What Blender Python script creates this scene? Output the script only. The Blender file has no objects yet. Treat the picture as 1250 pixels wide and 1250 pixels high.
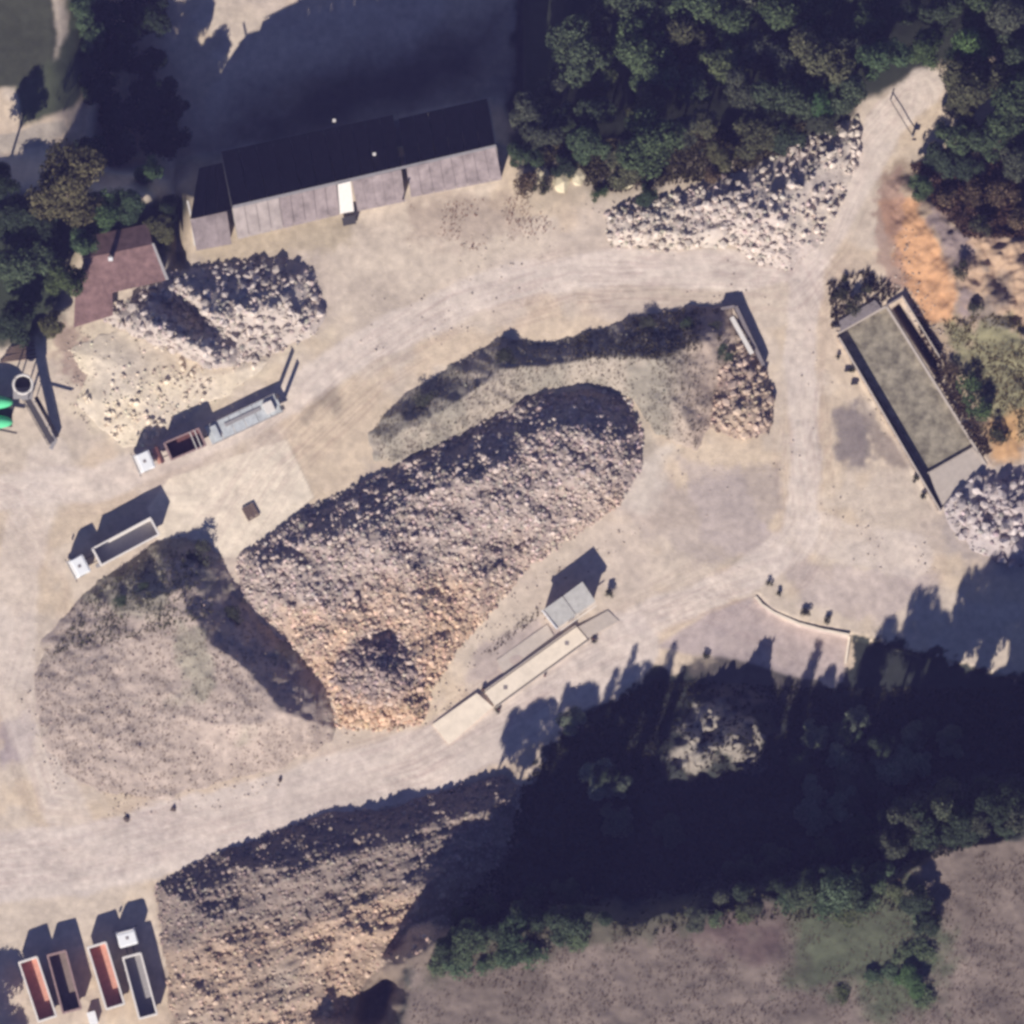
import bpy, bmesh, math, random
import numpy as np
from mathutils import Matrix, Vector
random.seed(7); rng = np.random.default_rng(7)
scene = bpy.context.scene
C = scene.collection
S = 0.1                                   # metres per plan unit (one unit of the survey plan)
def W(px, py): return ((px-625)*S, (625-py)*S)

# ---------------------------------------------------------------- camera, sky, sun, exposure
cam = bpy.data.cameras.new('camera'); co = bpy.data.objects.new('camera', cam); C.objects.link(co)
cam.type = 'ORTHO'; cam.ortho_scale = 125.0; cam.clip_start = 0.5; cam.clip_end = 1500
co.location = (0, 0, 120); co.rotation_euler = (0, 0, 0); scene.camera = co
SUN_EL = math.radians(35); SH = (0.30, 0.954)           # shadows fall towards (x, y) = SH
world = bpy.data.worlds.new('World'); scene.world = world; world.use_nodes = True
nt = world.node_tree; bg = nt.nodes['Background']
sky = nt.nodes.new('ShaderNodeTexSky'); sky.sky_type = 'NISHITA'; sky.sun_disc = False
sky.sun_elevation = SUN_EL; sky.sun_rotation = math.atan2(-SH[0], -SH[1]); 
sky.dust_density = 0.0; sky.ozone_density = 6.0; sky.altitude = 2500; sky.air_density = 1.0
nt.links.new(sky.outputs[0], bg.inputs[0]); bg.inputs[1].default_value = 0.05
sun = bpy.data.lights.new('sun', 'SUN'); so = bpy.data.objects.new('sun', sun); C.objects.link(so)
sun.energy = 5.0; sun.angle = math.radians(0.5); sun.color = (1.0, 0.935, 0.84)
d = Vector((SH[0]*math.cos(SUN_EL), SH[1]*math.cos(SUN_EL), -math.sin(SUN_EL)))
so.rotation_euler = d.to_track_quat('-Z', 'Y').to_euler(); so.location = (-20, -60, 60)
scene.render.engine = 'CYCLES'
scene.view_settings.view_transform = 'Standard'; scene.view_settings.look = 'None'
scene.view_settings.gamma = 1; scene.view_settings.use_curve_mapping = False
scene.view_settings.exposure = 0.47
scene.cycles.pixel_filter_type = 'BLACKMAN_HARRIS'; scene.cycles.filter_width = 3.2
scene.cycles.max_bounces = 5

# ---------------------------------------------------------------- numeric helpers
TAB = np.random.default_rng(3).random((8, 256, 256))
def vn(x, y, sc, k=0):
    x = np.asarray(x, float)/sc + 31.7*k; y = np.asarray(y, float)/sc + 17.3*k
    xi = np.floor(x).astype(int); yi = np.floor(y).astype(int); fx = x-xi; fy = y-yi
    fx = fx*fx*(3-2*fx); fy = fy*fy*(3-2*fy); T = TAB[k % 8]
    a = T[xi & 255, yi & 255]; b = T[(xi+1) & 255, yi & 255]; c = T[xi & 255, (yi+1) & 255]; d = T[(xi+1) & 255, (yi+1) & 255]
    return (a*(1-fx)+b*fx)*(1-fy)+(c*(1-fx)+d*fx)*fy
def fbm(x, y, sc, k=0, oc=4):
    s = 0; a = 1; t = 0
    for i in range(oc): s = s+a*vn(x, y, sc/2**i, k+i); t += a; a *= .55
    return s/t
def ss(x, a, b):
    t = np.clip((x-a)/(b-a), 0, 1); return t*t*(3-2*t)
def sdf(X, Y, poly):                       # signed distance in metres, positive inside
    X = np.asarray(X, float); Y = np.asarray(Y, float)
    dm = np.full(X.shape, 1e9); ins = np.zeros(X.shape, bool); n = len(poly)
    for i in range(n):
        x0, y0 = poly[i]; x1, y1 = poly[(i+1) % n]; ex, ey = x1-x0, y1-y0
        t = np.clip(((X-x0)*ex+(Y-y0)*ey)/(ex*ex+ey*ey+1e-9), 0, 1)
        dm = np.minimum(dm, (X-x0-t*ex)**2+(Y-y0-t*ey)**2)
        if y0 != y1:
            c = ((Y < y0) != (Y < y1)) & (X < ex*(Y-y0)/ey+x0); ins ^= c
    return np.sqrt(dm)*S*np.where(ins, 1, -1)
def pld(X, Y, line):                       # distance in metres to a polyline, plus length along it
    dm = np.full(np.shape(X), 1e9); al = np.zeros(np.shape(X)); L = 0; sg = np.zeros(np.shape(X))
    for (x0, y0), (x1, y1) in zip(line, line[1:]):
        ex, ey = x1-x0, y1-y0; l = math.hypot(ex, ey)
        t = np.clip(((X-x0)*ex+(Y-y0)*ey)/(l*l), 0, 1); q = (X-x0-t*ex)**2+(Y-y0-t*ey)**2
        m = q < dm; dm = np.where(m, q, dm); al = np.where(m, (L+t*l)*S, al)
        sg = np.where(m, np.sign((X-x0)*ey-(Y-y0)*ex), sg); L += l
    return np.sqrt(dm)*S, al, sg

# ---------------------------------------------------------------- the lie of the land
NORTH = [(-3000, 300), (-300, 260), (60, 235), (180, 240), (192, 262), (203, 335), (234, 335), (240, 243), (600, 172), (640, 196), (740, 212), (900, 190), (1050, 110), (1200, 60), (1600, -40), (4000, -200), (4000, -4000), (-3000, -4000)]
PLAT = [(496, 1178), (530, 1150), (600, 1146), (690, 1120), (760, 1126), (850, 1112), (930, 1095), (1030, 1085), (1100, 1068), (1150, 1030), (1250, 1018), (1500, 990), (4000, 900), (4000, 5000), (470, 5000), (486, 1260), (497, 1215)]
LOW = [(925, 722), (942, 742), (975, 758), (1035, 772), (1120, 795), (1250, 830), (1600, 900), (1600, 960), (1250, 1000), (900, 1000), (640, 960), (640, 900), (800, 830), (880, 790)]
HOLLOW = [(432, 1256), (440, 1215), (470, 1188), (496, 1182), (494, 1258)]
BASIN = [(1021, 407), (1083, 372), (1205, 566), (1146, 622)]
EAST = [(1078, 215), (1110, 200), (1250, 150), (3000, 0), (3000, 560), (1250, 560), (1215, 565), (1150, 440), (1105, 358), (1085, 300)]
def hbase(X, Y):
    X = np.asarray(X, float); Y = np.asarray(Y, float)
    z = (fbm(X, Y, 120, 1)-.5)*.7+(vn(X, Y, 14, 2)-.5)*.07
    dn = sdf(X, Y, NORTH); wid = np.where(X > 640, 22.0, 5.5)
    z = z-(3.2+11.0*ss(X, 60, 160)-5.5*ss(X, 640, 700))*ss(dn/wid, 0, 1)
    rough = (fbm(X, Y, 30, 3)-.5)
    dp = sdf(X, Y, PLAT)+rough*2.2
    pl = ss(dp, -3.2, .4)
    z = z*(1-pl)+pl*(14.8+(fbm(X, Y, 70, 4)-.5)*1.0+rough*.5)
    toe = ss(dp, -17, -3)*(1-pl); z = z+toe*2.6*(1+rough)
    lo = sdf(X, Y, LOW); z = z-1.3*ss(lo, -.1, .7)*ss(X, 870, 1010)
    z = z+3*ss(sdf(X, Y, [(380, 1245), (500, 1245), (500, 1500), (380, 1500)]), -.5, 1)*(1-pl); z = z-6*ss(sdf(X, Y, HOLLOW)+rough, -.5, 1.6)*(1-pl)  # unseen rise south of the hollow, added to shade it
    de = sdf(X, Y, EAST); z = z+ss(de, -.3, 11)*(4.5+3.5*rough)+ss(de, 0, 1.5)*(fbm(X, Y, 22, 5)-.5)*1.6
    g = sdf(X, Y, MOUND_ROCKY)+rough*3; z = z+np.clip(g*1.2, 0, 6.6)*(1+1.1*rough)
    sh = sdf(X, Y, SHELF)+rough*2; z = np.maximum(z, z*(1-ss(sh, -3, 2))+ss(sh, -3, 2)*(10.5+rough*2))
    tr = sdf(X, Y, TRENCH); z = z-2.0*ss(tr, 0, .3)
    b = sdf(X, Y, BASIN); z = np.where(b > -.6, z*(1-ss(b, -.6, -.3))-1.9*(b > 0.1), z)
    return z
SHELF = [(1075, 1060), (1085, 1000), (1130, 975), (1200, 968), (1260, 960), (1500, 930), (1800, 920), (1800, 1040), (1150, 1060)]
TRENCH = [(1087, 378), (1098, 368), (1145, 440), (1150, 470)]
MOUND_ROCKY = [(800, 965), (812, 885), (845, 850), (890, 838), (930, 848), (955, 890), (950, 940), (900, 965)]
def Z(px, py): return float(hbase(np.array([px]), np.array([py]))[0])

# ---------------------------------------------------------------- materials
def mat(name, col, rough=.8, var=.15, scale=2.0, bump=0.0, metal=0.0, kind='flat', bs=6.0):
    m = bpy.data.materials.new(name); m.use_nodes = True; n = m.node_tree; L = n.links
    p = n.nodes['Principled BSDF']; p.inputs['Roughness'].default_value = rough; p.inputs['Metallic'].default_value = metal
    p.inputs['Specular IOR Level'].default_value = .25
    tc = n.nodes.new('ShaderNodeTexCoord'); 
    geo = n.nodes.new('ShaderNodeNewGeometry')
    src = geo.outputs['Position']
    nz = n.nodes.new('ShaderNodeTexNoise'); nz.inputs['Scale'].default_value = scale; nz.inputs['Detail'].default_value = 6; nz.inputs['Roughness'].default_value = .65
    L.new(src, nz.inputs['Vector'])
    mr = n.nodes.new('ShaderNodeMapRange'); mr.inputs[1].default_value = .25; mr.inputs[2].default_value = .75
    mr.inputs[3].default_value = 1-var; mr.inputs[4].default_value = 1+var; L.new(nz.outputs[0], mr.inputs[0])
    vm = n.nodes.new('ShaderNodeVectorMath'); vm.operation = 'SCALE'
    if kind == 'attr':
        a = n.nodes.new('ShaderNodeAttribute'); a.attribute_name = 'Col'; L.new(a.outputs['Color'], vm.inputs[0])
    elif kind == 'obj':
        a = n.nodes.new('ShaderNodeObjectInfo'); L.new(a.outputs['Color'], vm.inputs[0])
    else: vm.inputs[0].default_value = col
    L.new(mr.outputs[0], vm.inputs['Scale']); L.new(vm.outputs[0], p.inputs['Base Color'])
    if bump:
        nb = n.nodes.new('ShaderNodeTexNoise'); nb.inputs['Scale'].default_value = bs; nb.inputs['Detail'].default_value = 5; L.new(src, nb.inputs['Vector'])
        b = n.nodes.new('ShaderNodeBump'); b.inputs['Distance'].default_value = bump; b.inputs['Strength'].default_value = 1
        L.new(nb.outputs[0], b.inputs['Height']); L.new(b.outputs[0], p.inputs['Normal'])
    return m
def leafmat(name, ca, cb):
    m = bpy.data.materials.new(name); m.use_nodes = True; n = m.node_tree; L = n.links
    n.nodes.remove(n.nodes['Principled BSDF']); out = n.nodes['Material Output']
    g = n.nodes.new('ShaderNodeNewGeometry'); r = n.nodes.new('ShaderNodeValToRGB')
    r.color_ramp.elements[0].color = (*ca, 1); r.color_ramp.elements[1].color = (*cb, 1)
    L.new(g.outputs['Random Per Island'], r.inputs[0])
    o = n.nodes.new('ShaderNodeObjectInfo'); mx = n.nodes.new('ShaderNodeVectorMath'); mx.operation = 'MULTIPLY'
    L.new(r.outputs[0], mx.inputs[0]); L.new(o.outputs['Color'], mx.inputs[1])
    df = n.nodes.new('ShaderNodeBsdfDiffuse'); tr = n.nodes.new('ShaderNodeBsdfTranslucent'); ms = n.nodes.new('ShaderNodeMixShader')
    ms.inputs[0].default_value = .22; L.new(mx.outputs[0], df.inputs[0]); L.new(mx.outputs[0], tr.inputs[0])
    L.new(df.outputs[0], ms.inputs[1]); L.new(tr.outputs[0], ms.inputs[2]); L.new(ms.outputs[0], out.inputs[0])
    return m
M = {}
M['ground'] = mat('ground', None, .95, .13, 1.3, .05, kind='attr', bs=5)
M['stone_mass'] = mat('stone_mass', None, .9, .2, 3, .02, kind='attr')
M['stone'] = mat('stone', None, .9, .2, 3, .02, kind='obj')
M['leaf'] = leafmat('leaf', (.05, .062, .045), (.14, .155, .105))
M['bark'] = mat('bark', (.09, .07, .05), .9, .3, 8, .02)
M['grass'] = leafmat('dry_grass', (.11, .095, .065), (.28, .235, .18))
M['fibre_cement'] = mat('fibre_cement', (.275, .225, .22), .9, .45, .7, .01)
M['render'] = mat('wall_render', (.30, .27, .24), .9, .2, 2)
M['old_tile'] = mat('old_clay_tile', (.19, .115, .11), .9, .45, 1.2, .03, bs=4)
M['concrete'] = mat('concrete', (.50, .43, .37), .9, .12, 1.5, .01)
M['concrete_pale'] = mat('pale_concrete', (.76, .655, .53), .9, .15, 1.0)
M['concrete_dark'] = mat('stained_concrete', (.22, .19, .19), .9, .25, 2)
M['white'] = mat('white_paint', (.80, .80, .80), .4, .05, 3)
M['greywhite'] = mat('dusty_white_paint', (.70, .65, .60), .6, .1, 3)
M['greysteel'] = mat('grey_steel', (.30, .28, .28), .6, .15, 3)
M['darksteel'] = mat('dark_steel', (.045, .04, .045), .6, .2, 3)
M['browns'] = mat('brown_paint', (.14, .06, .055), .6, .2, 2)
M['redp'] = mat('red_paint', (.55, .29, .22), .6, .2, 2)
M['bluep'] = mat('pale_blue_steel', (.47, .49, .50), .6, .25, 2.2)
M['greenp'] = mat('bright_green_paint', (.12, .62, .30), .5, .1, 3)
M['rubber'] = mat('rubber', (.02, .02, .02), .9, .2, 5)
M['glass'] = mat('dark_glass', (.03, .035, .04), .1, .1, 3)
M['roof_felt'] = mat('pale_roof_felt', (.47, .45, .42), .9, .2, 1.5)
M['fc2'] = mat('newer_fibre_cement', (.36, .305, .285), .9, .3, .8, .01)
M['moss'] = mat('mossy_surface', (.235, .205, .155), .95, .75, .9, .04)
M['wood'] = mat('weathered_wood', (.16, .11, .09), .9, .3, 5)
M['dirt'] = mat('trailer_dirt', (.22, .17, .15), .95, .25, 3, .03)

# ---------------------------------------------------------------- mesh helpers
def np_mesh(name, v, f, m, col=None, smooth=False):
    me = bpy.data.meshes.new(name); v = np.asarray(v, np.float32); f = np.asarray(f, np.int32); k = f.shape[1]
    me.vertices.add(len(v)); me.vertices.foreach_set('co', v.ravel())
    me.loops.add(f.size); me.loops.foreach_set('vertex_index', f.ravel())
    me.polygons.add(len(f)); me.polygons.foreach_set('loop_start', np.arange(0, f.size, k, dtype=np.int32))
    if smooth: me.polygons.foreach_set('use_smooth', np.ones(len(f), bool))
    else: me.polygons.foreach_set('use_smooth', np.zeros(len(f), bool))
    if col is not None:
        a = me.color_attributes.new('Col', 'FLOAT_COLOR', 'POINT')
        a.data.foreach_set('color', np.hstack([col, np.ones((len(col), 1))]).astype(np.float32).ravel())
    me.update(calc_edges=True); me.materials.append(m); return me
def link(name, me, parent=None, loc=(0, 0, 0), rot=(0, 0, 0), sc=(1, 1, 1)):
    o = bpy.data.objects.new(name, me); C.objects.link(o); o.parent = parent
    o.location = loc; o.rotation_euler = rot; o.scale = sc; return o
def thing(name, label, cat, loc=(0, 0, 0), rz=0, group=None):
    o = link(name, None, None, loc, (0, 0, rz)); return tag(o, label, cat, group)
def tag(o, label, cat, group=None):
    o['label'] = label; o['category'] = cat
    if group: o['group'] = group
    return o
def copy_tree(o, parent=None):
    c = o.copy(); C.objects.link(c); c.parent = parent
    for ch in list(o.children): copy_tree(ch, c)
    return c
def box(name, size, loc, m, parent=None, rot=(0, 0, 0), bev=.03, taper=None):
    bm = bmesh.new(); bmesh.ops.create_cube(bm, size=1)
    for v in bm.verts:
        v.co = Vector((v.co.x*size[0], v.co.y*size[1], v.co.z*size[2]))
        if taper and v.co.z > 0: v.co.x *= taper[0]; v.co.y *= taper[1]
    if bev: bmesh.ops.bevel(bm, geom=bm.edges[:], offset=min(bev, min(size)*.3), segments=1, affect='EDGES')
    me = bpy.data.meshes.new(name); bm.to_mesh(me); bm.free(); me.materials.append(m)
    return link(name, me, parent, loc, rot)
def cyl(name, r, h, loc, m, parent=None, rot=(0, 0, 0), r2=None, seg=20, caps=True):
    bm = bmesh.new(); bmesh.ops.create_cone(bm, cap_ends=caps, segments=seg, radius1=r, radius2=r if r2 is None else r2, depth=h)
    me = bpy.data.meshes.new(name); bm.to_mesh(me); bm.free(); me.materials.append(m)
    return link(name, me, parent, loc, rot)
def tube(name, pts, r, m, parent=None, seg=6):
    vs = []; fs = []
    for i, p in enumerate(pts):
        p = Vector(p); q = Vector(pts[min(i+1, len(pts)-1)])-Vector(pts[max(i-1, 0)]); q.normalize()
        a = q.orthogonal().normalized(); b = q.cross(a); rr = r[i] if isinstance(r, (list, tuple)) else r
        for k in range(seg):
            t = 2*math.pi*k/seg; vs.append(p+a*math.cos(t)*rr+b*math.sin(t)*rr)
    for i in range(len(pts)-1):
        for k in range(seg): fs.append((i*seg+k, i*seg+(k+1) % seg, (i+1)*seg+(k+1) % seg, (i+1)*seg+k))
    me = bpy.data.meshes.new(name); me.from_pydata([tuple(v) for v in vs], [], fs); me.materials.append(m)
    return link(name, me, parent) if name else me
def slab(name, top, th, m, parent=None):    # four or more corner points (x,y,z) in order, thickness downward
    n = len(top); vs = [tuple(p) for p in top]+[(p[0], p[1], p[2]-th) for p in top]
    a = sum(top[i][0]*top[(i+1) % n][1]-top[(i+1) % n][0]*top[i][1] for i in range(n))
    f = [tuple(range(n)) if a > 0 else tuple(reversed(range(n))), tuple(range(2*n-1, n-1, -1)) if a > 0 else tuple(range(n, 2*n))]
    f += [((i+1) % n, i, n+i, n+(i+1) % n) if a > 0 else (i, (i+1) % n, n+(i+1) % n, n+i) for i in range(n)]
    me = bpy.data.meshes.new(name); me.from_pydata(vs, [], f); me.materials.append(m)
    return link(name, me, parent)
def W3(px, py, z): return (*W(px, py), z)

# ---------------------------------------------------------------- ground sheet
g1 = np.arange(-64, 64.01, .21); ext = []; x = 64.0; st = .6
while x < 260: x += st; st *= 1.13; ext.append(x)
ext = np.array(ext); gx = np.concatenate([-ext[::-1], g1, ext])
XX, YY = np.meshgrid(gx, gx, indexing='xy'); PX = XX/S+625; PY = 625-YY/S
ZZ = hbase(PX, PY)
SAND = (.575, .48, .385)
col = np.empty(PX.shape+(3,)); col[:] = SAND
def paint(poly, c, soft=.8, edge=1.6, es=25, amt=1.0, k=0, d=None):
    """ground of another kind: its own albedo inside a ragged outline"""
    global col
    d = sdf(PX, PY, poly) if d is None else d
    d = d+(fbm(PX, PY, es, k)-.5)*edge*2
    w = (ss(d, -soft, soft)*amt)[..., None]; col = col*(1-w)+np.array(c)*w
big = fbm(PX, PY, 170, 6)[..., None]; col = col*(.90+.2*big)
yel = ss(fbm(PX, PY, 90, 1), .48, .62)[..., None]; col = col*(1-yel*.6)+col*np.array([1.06, 1.0, .88])*yel*.6
pinkish = ss(fbm(PX, PY, 140, 2), .45, .65)[..., None]; col = col*(1-pinkish*.45)+col*np.array([.96, .94, .99])*pinkish*.45
# lower land to the north, woodland floor
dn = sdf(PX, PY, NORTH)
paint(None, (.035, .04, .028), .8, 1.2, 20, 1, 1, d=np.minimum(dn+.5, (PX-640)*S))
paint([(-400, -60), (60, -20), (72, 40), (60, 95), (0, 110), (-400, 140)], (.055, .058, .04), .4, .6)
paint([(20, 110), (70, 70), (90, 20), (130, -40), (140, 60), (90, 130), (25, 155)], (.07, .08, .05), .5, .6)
paint([(85, -50), (125, -50), (120, 30), (82, 35)], (.12, .14, .08), .5, 1.0)
paint([(-400, 205), (20, 160), (80, 143), (85, 160), (30, 185), (-400, 230)], (.42, .36, .30), .2, .5)
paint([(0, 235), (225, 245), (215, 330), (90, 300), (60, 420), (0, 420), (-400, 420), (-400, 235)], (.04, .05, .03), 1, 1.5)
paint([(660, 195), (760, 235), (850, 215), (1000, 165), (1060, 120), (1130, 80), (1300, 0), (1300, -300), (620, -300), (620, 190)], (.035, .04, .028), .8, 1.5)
# banks by the building and under the wood
paint([(500, 245), (620, 235), (650, 280), (560, 305), (500, 290)], (.33, .25, .20), 1, 2.0, 14, .55)
paint([(640, 195), (720, 200), (900, 185), (900, 225), (740, 240), (640, 250)], (.40, .33, .25), .8, 2.0, 14, .8, 3)
paint([(235, 290), (430, 262), (430, 300), (330, 315), (235, 330)], (.44, .36, .26), .6, 1.5, 14, .8)
# plateau
dp = sdf(PX, PY, PLAT)
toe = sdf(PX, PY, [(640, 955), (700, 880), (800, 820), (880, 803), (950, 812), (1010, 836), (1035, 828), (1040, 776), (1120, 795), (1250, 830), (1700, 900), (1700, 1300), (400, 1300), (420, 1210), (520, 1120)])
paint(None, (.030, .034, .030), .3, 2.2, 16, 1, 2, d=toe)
paint(None, (.20, .158, .135), .5, .8, 20, 1, 2, d=dp-.5)
m = (dp > -.5)[..., None]*(fbm(PX, PY, 60, 5)[..., None]-.5); col = col*(1+m*.8)
paint([(640, 1110), (850, 1095), (850, 1130), (700, 1160), (520, 1195), (500, 1160)], (.09, .085, .06), 1.2, 2.5, 22, .8)
paint([(960, 1070), (1100, 1060), (1150, 1130), (1150, 1225), (1080, 1240), (1040, 1210), (960, 1200)], (.085, .10, .06), 2, 3.5, 24, .9, 4)
paint([(860, 1130), (960, 1120), (970, 1180), (880, 1170)], (.09, .05, .055), 2, 3, 24, .6, 4)
paint([(825, 945), (830, 900), (850, 862), (880, 850), (905, 862), (912, 880), (935, 900), (925, 935), (890, 925), (860, 940)], (.27, .235, .20), .8, 2.6, 18, .95, 3)
paint([(840, 800), (900, 800), (1000, 836), (950, 870), (860, 850)], (.12, .10, .09), 1.2, 2.5, 16, .8, 3)
paint(TRENCH, (.10, .07, .06), .3, .3)  # shade of the trench put into its ground colour
# low road by the berm
paint([(800, 790), (870, 745), (925, 728), (960, 757), (1036, 776), (1030, 832), (980, 828), (900, 805), (850, 800)], (.44, .36, .34), .35, .3, 20, .9)
# east slope
paint(None, (.33, .25, .18), 1, 2.0, 20, 1, 3, d=sdf(PX, PY, EAST))
paint([(1130, 260), (1185, 280), (1195, 380), (1170, 400), (1160, 330)], (.20, .155, .155), .8, 2.0, 14, .85, 2)
paint([(1072, 246), (1112, 240), (1145, 290), (1164, 340), (1168, 398), (1132, 390), (1096, 330)], (.50, .28, .15), .5, .9, 14, 1, 1)
paint([(1190, 290), (1290, 270), (1290, 420), (1220, 390), (1170, 340)], (.44, .30, .20), 1, 3, 16, .8, 2)
paint([(1110, 200), (1250, 190), (1500, 180), (1500, 285), (1180, 290), (1140, 250)], (.13, .085, .075), 1, 2.5, 18, .9, 5)
paint([(1160, 395), (1230, 380), (1290, 460), (1290, 540), (1200, 520)], (.17, .165, .09), 1.2, 3.5, 18, .85, 3)
paint([(1200, 330), (1230, 330), (1230, 400), (1195, 400)], (.14, .12, .11), 1, 2.5, 14, .7, 6)
paint([(1070, 215), (1100, 205), (1110, 250), (1090, 300), (1110, 355), (1080, 350), (1068, 280)], (.30, .19, .15), .6, 1.5, 10, .7, 6)
paint([(1205, 520), (1250, 500), (1250, 560), (1210, 560)], (.42, .24, .11), 1, 2, 14, .8)
# north-west yellow earth
paint([(50, 420), (100, 395), (170, 400), (300, 430), (390, 400), (350, 450), (250, 500), (160, 540), (110, 530), (80, 470)], (.64, .54, .40), 2, 3.5, 30, .8, 1)
paint([(60, 400), (100, 400), (115, 450), (100, 480), (70, 440)], (.30, .20, .17), .8, 2.0, 10, .7, 2)
# disturbed ground round the heaps
for P_, c_ in (([(650, 480), (790, 530), (810, 590), (960, 560), (940, 680), (850, 690), (780, 640)], (.41, .34, .30)),
               ([(740, 245), (900, 235), (1040, 165), (1050, 190), (1000, 300), (960, 345), (900, 340), (740, 305)], (.55, .46, .37)),
               ([(1145, 580), (1260, 570), (1260, 700), (1170, 690), (1150, 650)], (.40, .34, .31)),
               ([(150, 350), (200, 320), (400, 315), (400, 400), (310, 445), (200, 430)], (.42, .35, .29)),
               ([(190, 1080), (230, 1055), (450, 975), (620, 945), (620, 1100), (500, 1190), (480, 1280), (220, 1280)], (.28, .215, .17)),
               ([(470, 565), (560, 530), (640, 470), (800, 500), (800, 560), (470, 590)], (.47, .40, .31)),
               ([(780, 560), (820, 540), (810, 580), (790, 620), (770, 615)], (.62, .54, .46))):
    paint(P_, c_, 1, 2.2, 22, .75, 3)
# stains, damp patches
for P_, c_, a_ in (([(360, 515), (392, 478), (400, 455), (415, 460), (418, 500), (408, 508), (400, 490), (375, 515)], (.33, .27, .21), .6),
                   ([(1015, 505), (1045, 490), (1060, 520), (1070, 560), (1050, 572), (1022, 560)], (.27, .225, .205), .8),
                   ([(1050, 480), (1085, 530), (1115, 570), (1085, 572), (1060, 540)], (.27, .22, .19), .6),
                   ([(885, 685), (930, 670), (932, 688), (895, 698)], (.36, .30, .24), .6),
                   ([(0, 880), (35, 870), (50, 895), (30, 930), (0, 935)], (.33, .27, .28), .6),
                   ([(930, 640), (1000, 690), (1150, 700), (1080, 760), (980, 740)], (.46, .38, .36), .45),
                   ([(830, 560), (900, 570), (960, 700), (860, 660)], (.46, .385, .36), .45),
                   ([(585, 790), (655, 755), (690, 770), (600, 830), (570, 830)], (.43, .35, .32), .6),
                   ([(420, 345), (480, 330), (520, 380), (440, 420)], (.46, .38, .31), .45)):
    paint(P_, c_, .6, 1.0, 12, min(1, a_*1.25), 1)
# the concrete hard standing: a paler surface worn into the dust
d_ = sdf(PX, PY, [(206, 584), (350, 536), (384, 607), (292, 680), (200, 680), (180, 620)])
w_ = (ss(d_, -.12, .12)*.95*ss(d_+fbm(PX, PY, 60, 2)*5, .8, 2.2))[..., None]; w_ = np.where((PX > 330)[..., None], np.maximum(w_, (ss(d_, -.1, .1)*.95)[..., None]), w_)
col = col*(1-w_)+np.array((.72, .62, .495))*w_; col = col*(1-(ss(-np.abs(d_), -.16, 0)*ss(PX, 330, 350)*.25)[..., None])
for ln, hw, a_ in (([(0, 600), (120, 590), (330, 500), (450, 420), (600, 350), (760, 325), (900, 330), (985, 320), (1030, 240), (1085, 145), (1130, 105)], 2.6, .4), ([(985, 320), (975, 430), (985, 560), (975, 660), (900, 710), (780, 760)], 2.4, .4), ([(60, 560), (20, 700), (15, 850), (90, 1010)], 3, .3), ([(1000, 650), (1110, 680)], 3, .3)):
    d_, _, _ = pld(PX, PY, ln); w_ = (ss(-(d_+(fbm(PX, PY, 40, 3)-.5)*1.5), -hw, -hw*.7)*min(1, a_*2))[..., None]; col = col*(1-w_)+np.array((.655, .56, .485))*w_
# pale road surface
d_, _, _ = pld(PX, PY, [(-200, 1075), (100, 1050), (350, 985), (520, 930), (650, 860), (760, 790)])
w_ = (ss(-d_-(fbm(PX, PY, 30, 2)-.5)*1.2, -4.7, -3.9)*.85)[..., None]; col = col*(1-w_)+np.array((.63, .54, .475))*w_
# wheel tracks
def tracks(line, hw, amt, tint=(.83, .79, .80), n=5, k=1):
    global col
    d, al, sg = pld(PX, PY, line); u = d*sg
    w = ss(-np.abs(u), -hw, -hw*.7)
    st_ = vn(u*100, al*4, 16, k)*.6+vn(u*100, al*2, 7, k+1)*.4
    st_ = ss(st_, .45, .68)*w*amt*(.3+.8*vn(PX, PY, 60, k+2)); st_ = st_[..., None]
    col = col*(1-st_)+col*np.array(tint)*st_
tracks([(240, 700), (330, 560), (450, 450), (560, 385), (700, 340), (850, 335), (960, 345), (1010, 290), (1060, 180), (1110, 120)], 5.0, .95)
tracks([(960, 345), (985, 400), (975, 500), (990, 640), (960, 690), (860, 720), (700, 800), (500, 920), (300, 980), (100, 1040), (-100, 1060)], 4.5, .8)
tracks([(0, 620), (60, 720), (20, 850), (60, 980), (200, 990)], 4.0, .7)
tracks([(-50, 560), (100, 600), (250, 600), (330, 540)], 4.0, .5)
tracks([(1000, 360), (1040, 430), (1080, 620), (1120, 690)], 5, .4)
tracks([(745, 765), (860, 740), (1000, 800)], 2.5, .6)
tracks([(0, 1060), (300, 1010), (520, 950), (640, 890), (760, 820)], 3.5, .6)
paint([(300, 190), (600, 110), (610, 20), (500, 60), (300, 130), (236, 200), (240, 240)], (.05, .045, .045), 4, 2.5, 40, .9, 2)  # shed's shadow deepened in the ground colour close to its north side
# tone in the fine relief: pale fines, darker gravel
fine = (fbm(PX, PY, 7, 4, 3)-.5)[..., None]; col = col*(1+fine*.38)
mid = (fbm(PX, PY, 34, 5, 3)-.5)[..., None]; col = col*(1+mid*.20)
col = np.clip(col, .01, .85)
n = len(gx); idx = np.arange(n*n).reshape(n, n)
F = np.stack([idx[:-1, :-1], idx[:-1, 1:], idx[1:, 1:], idx[1:, :-1]], -1).reshape(-1, 4)
# leave the sheet open where the sunken tank stands (its own floor closes it)
o = link('ground', np_mesh('ground', np.stack([XX, YY, ZZ], -1).reshape(-1, 3), F, M['ground'], col.reshape(-1, 3), True)); o['kind'] = 'structure'

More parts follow.
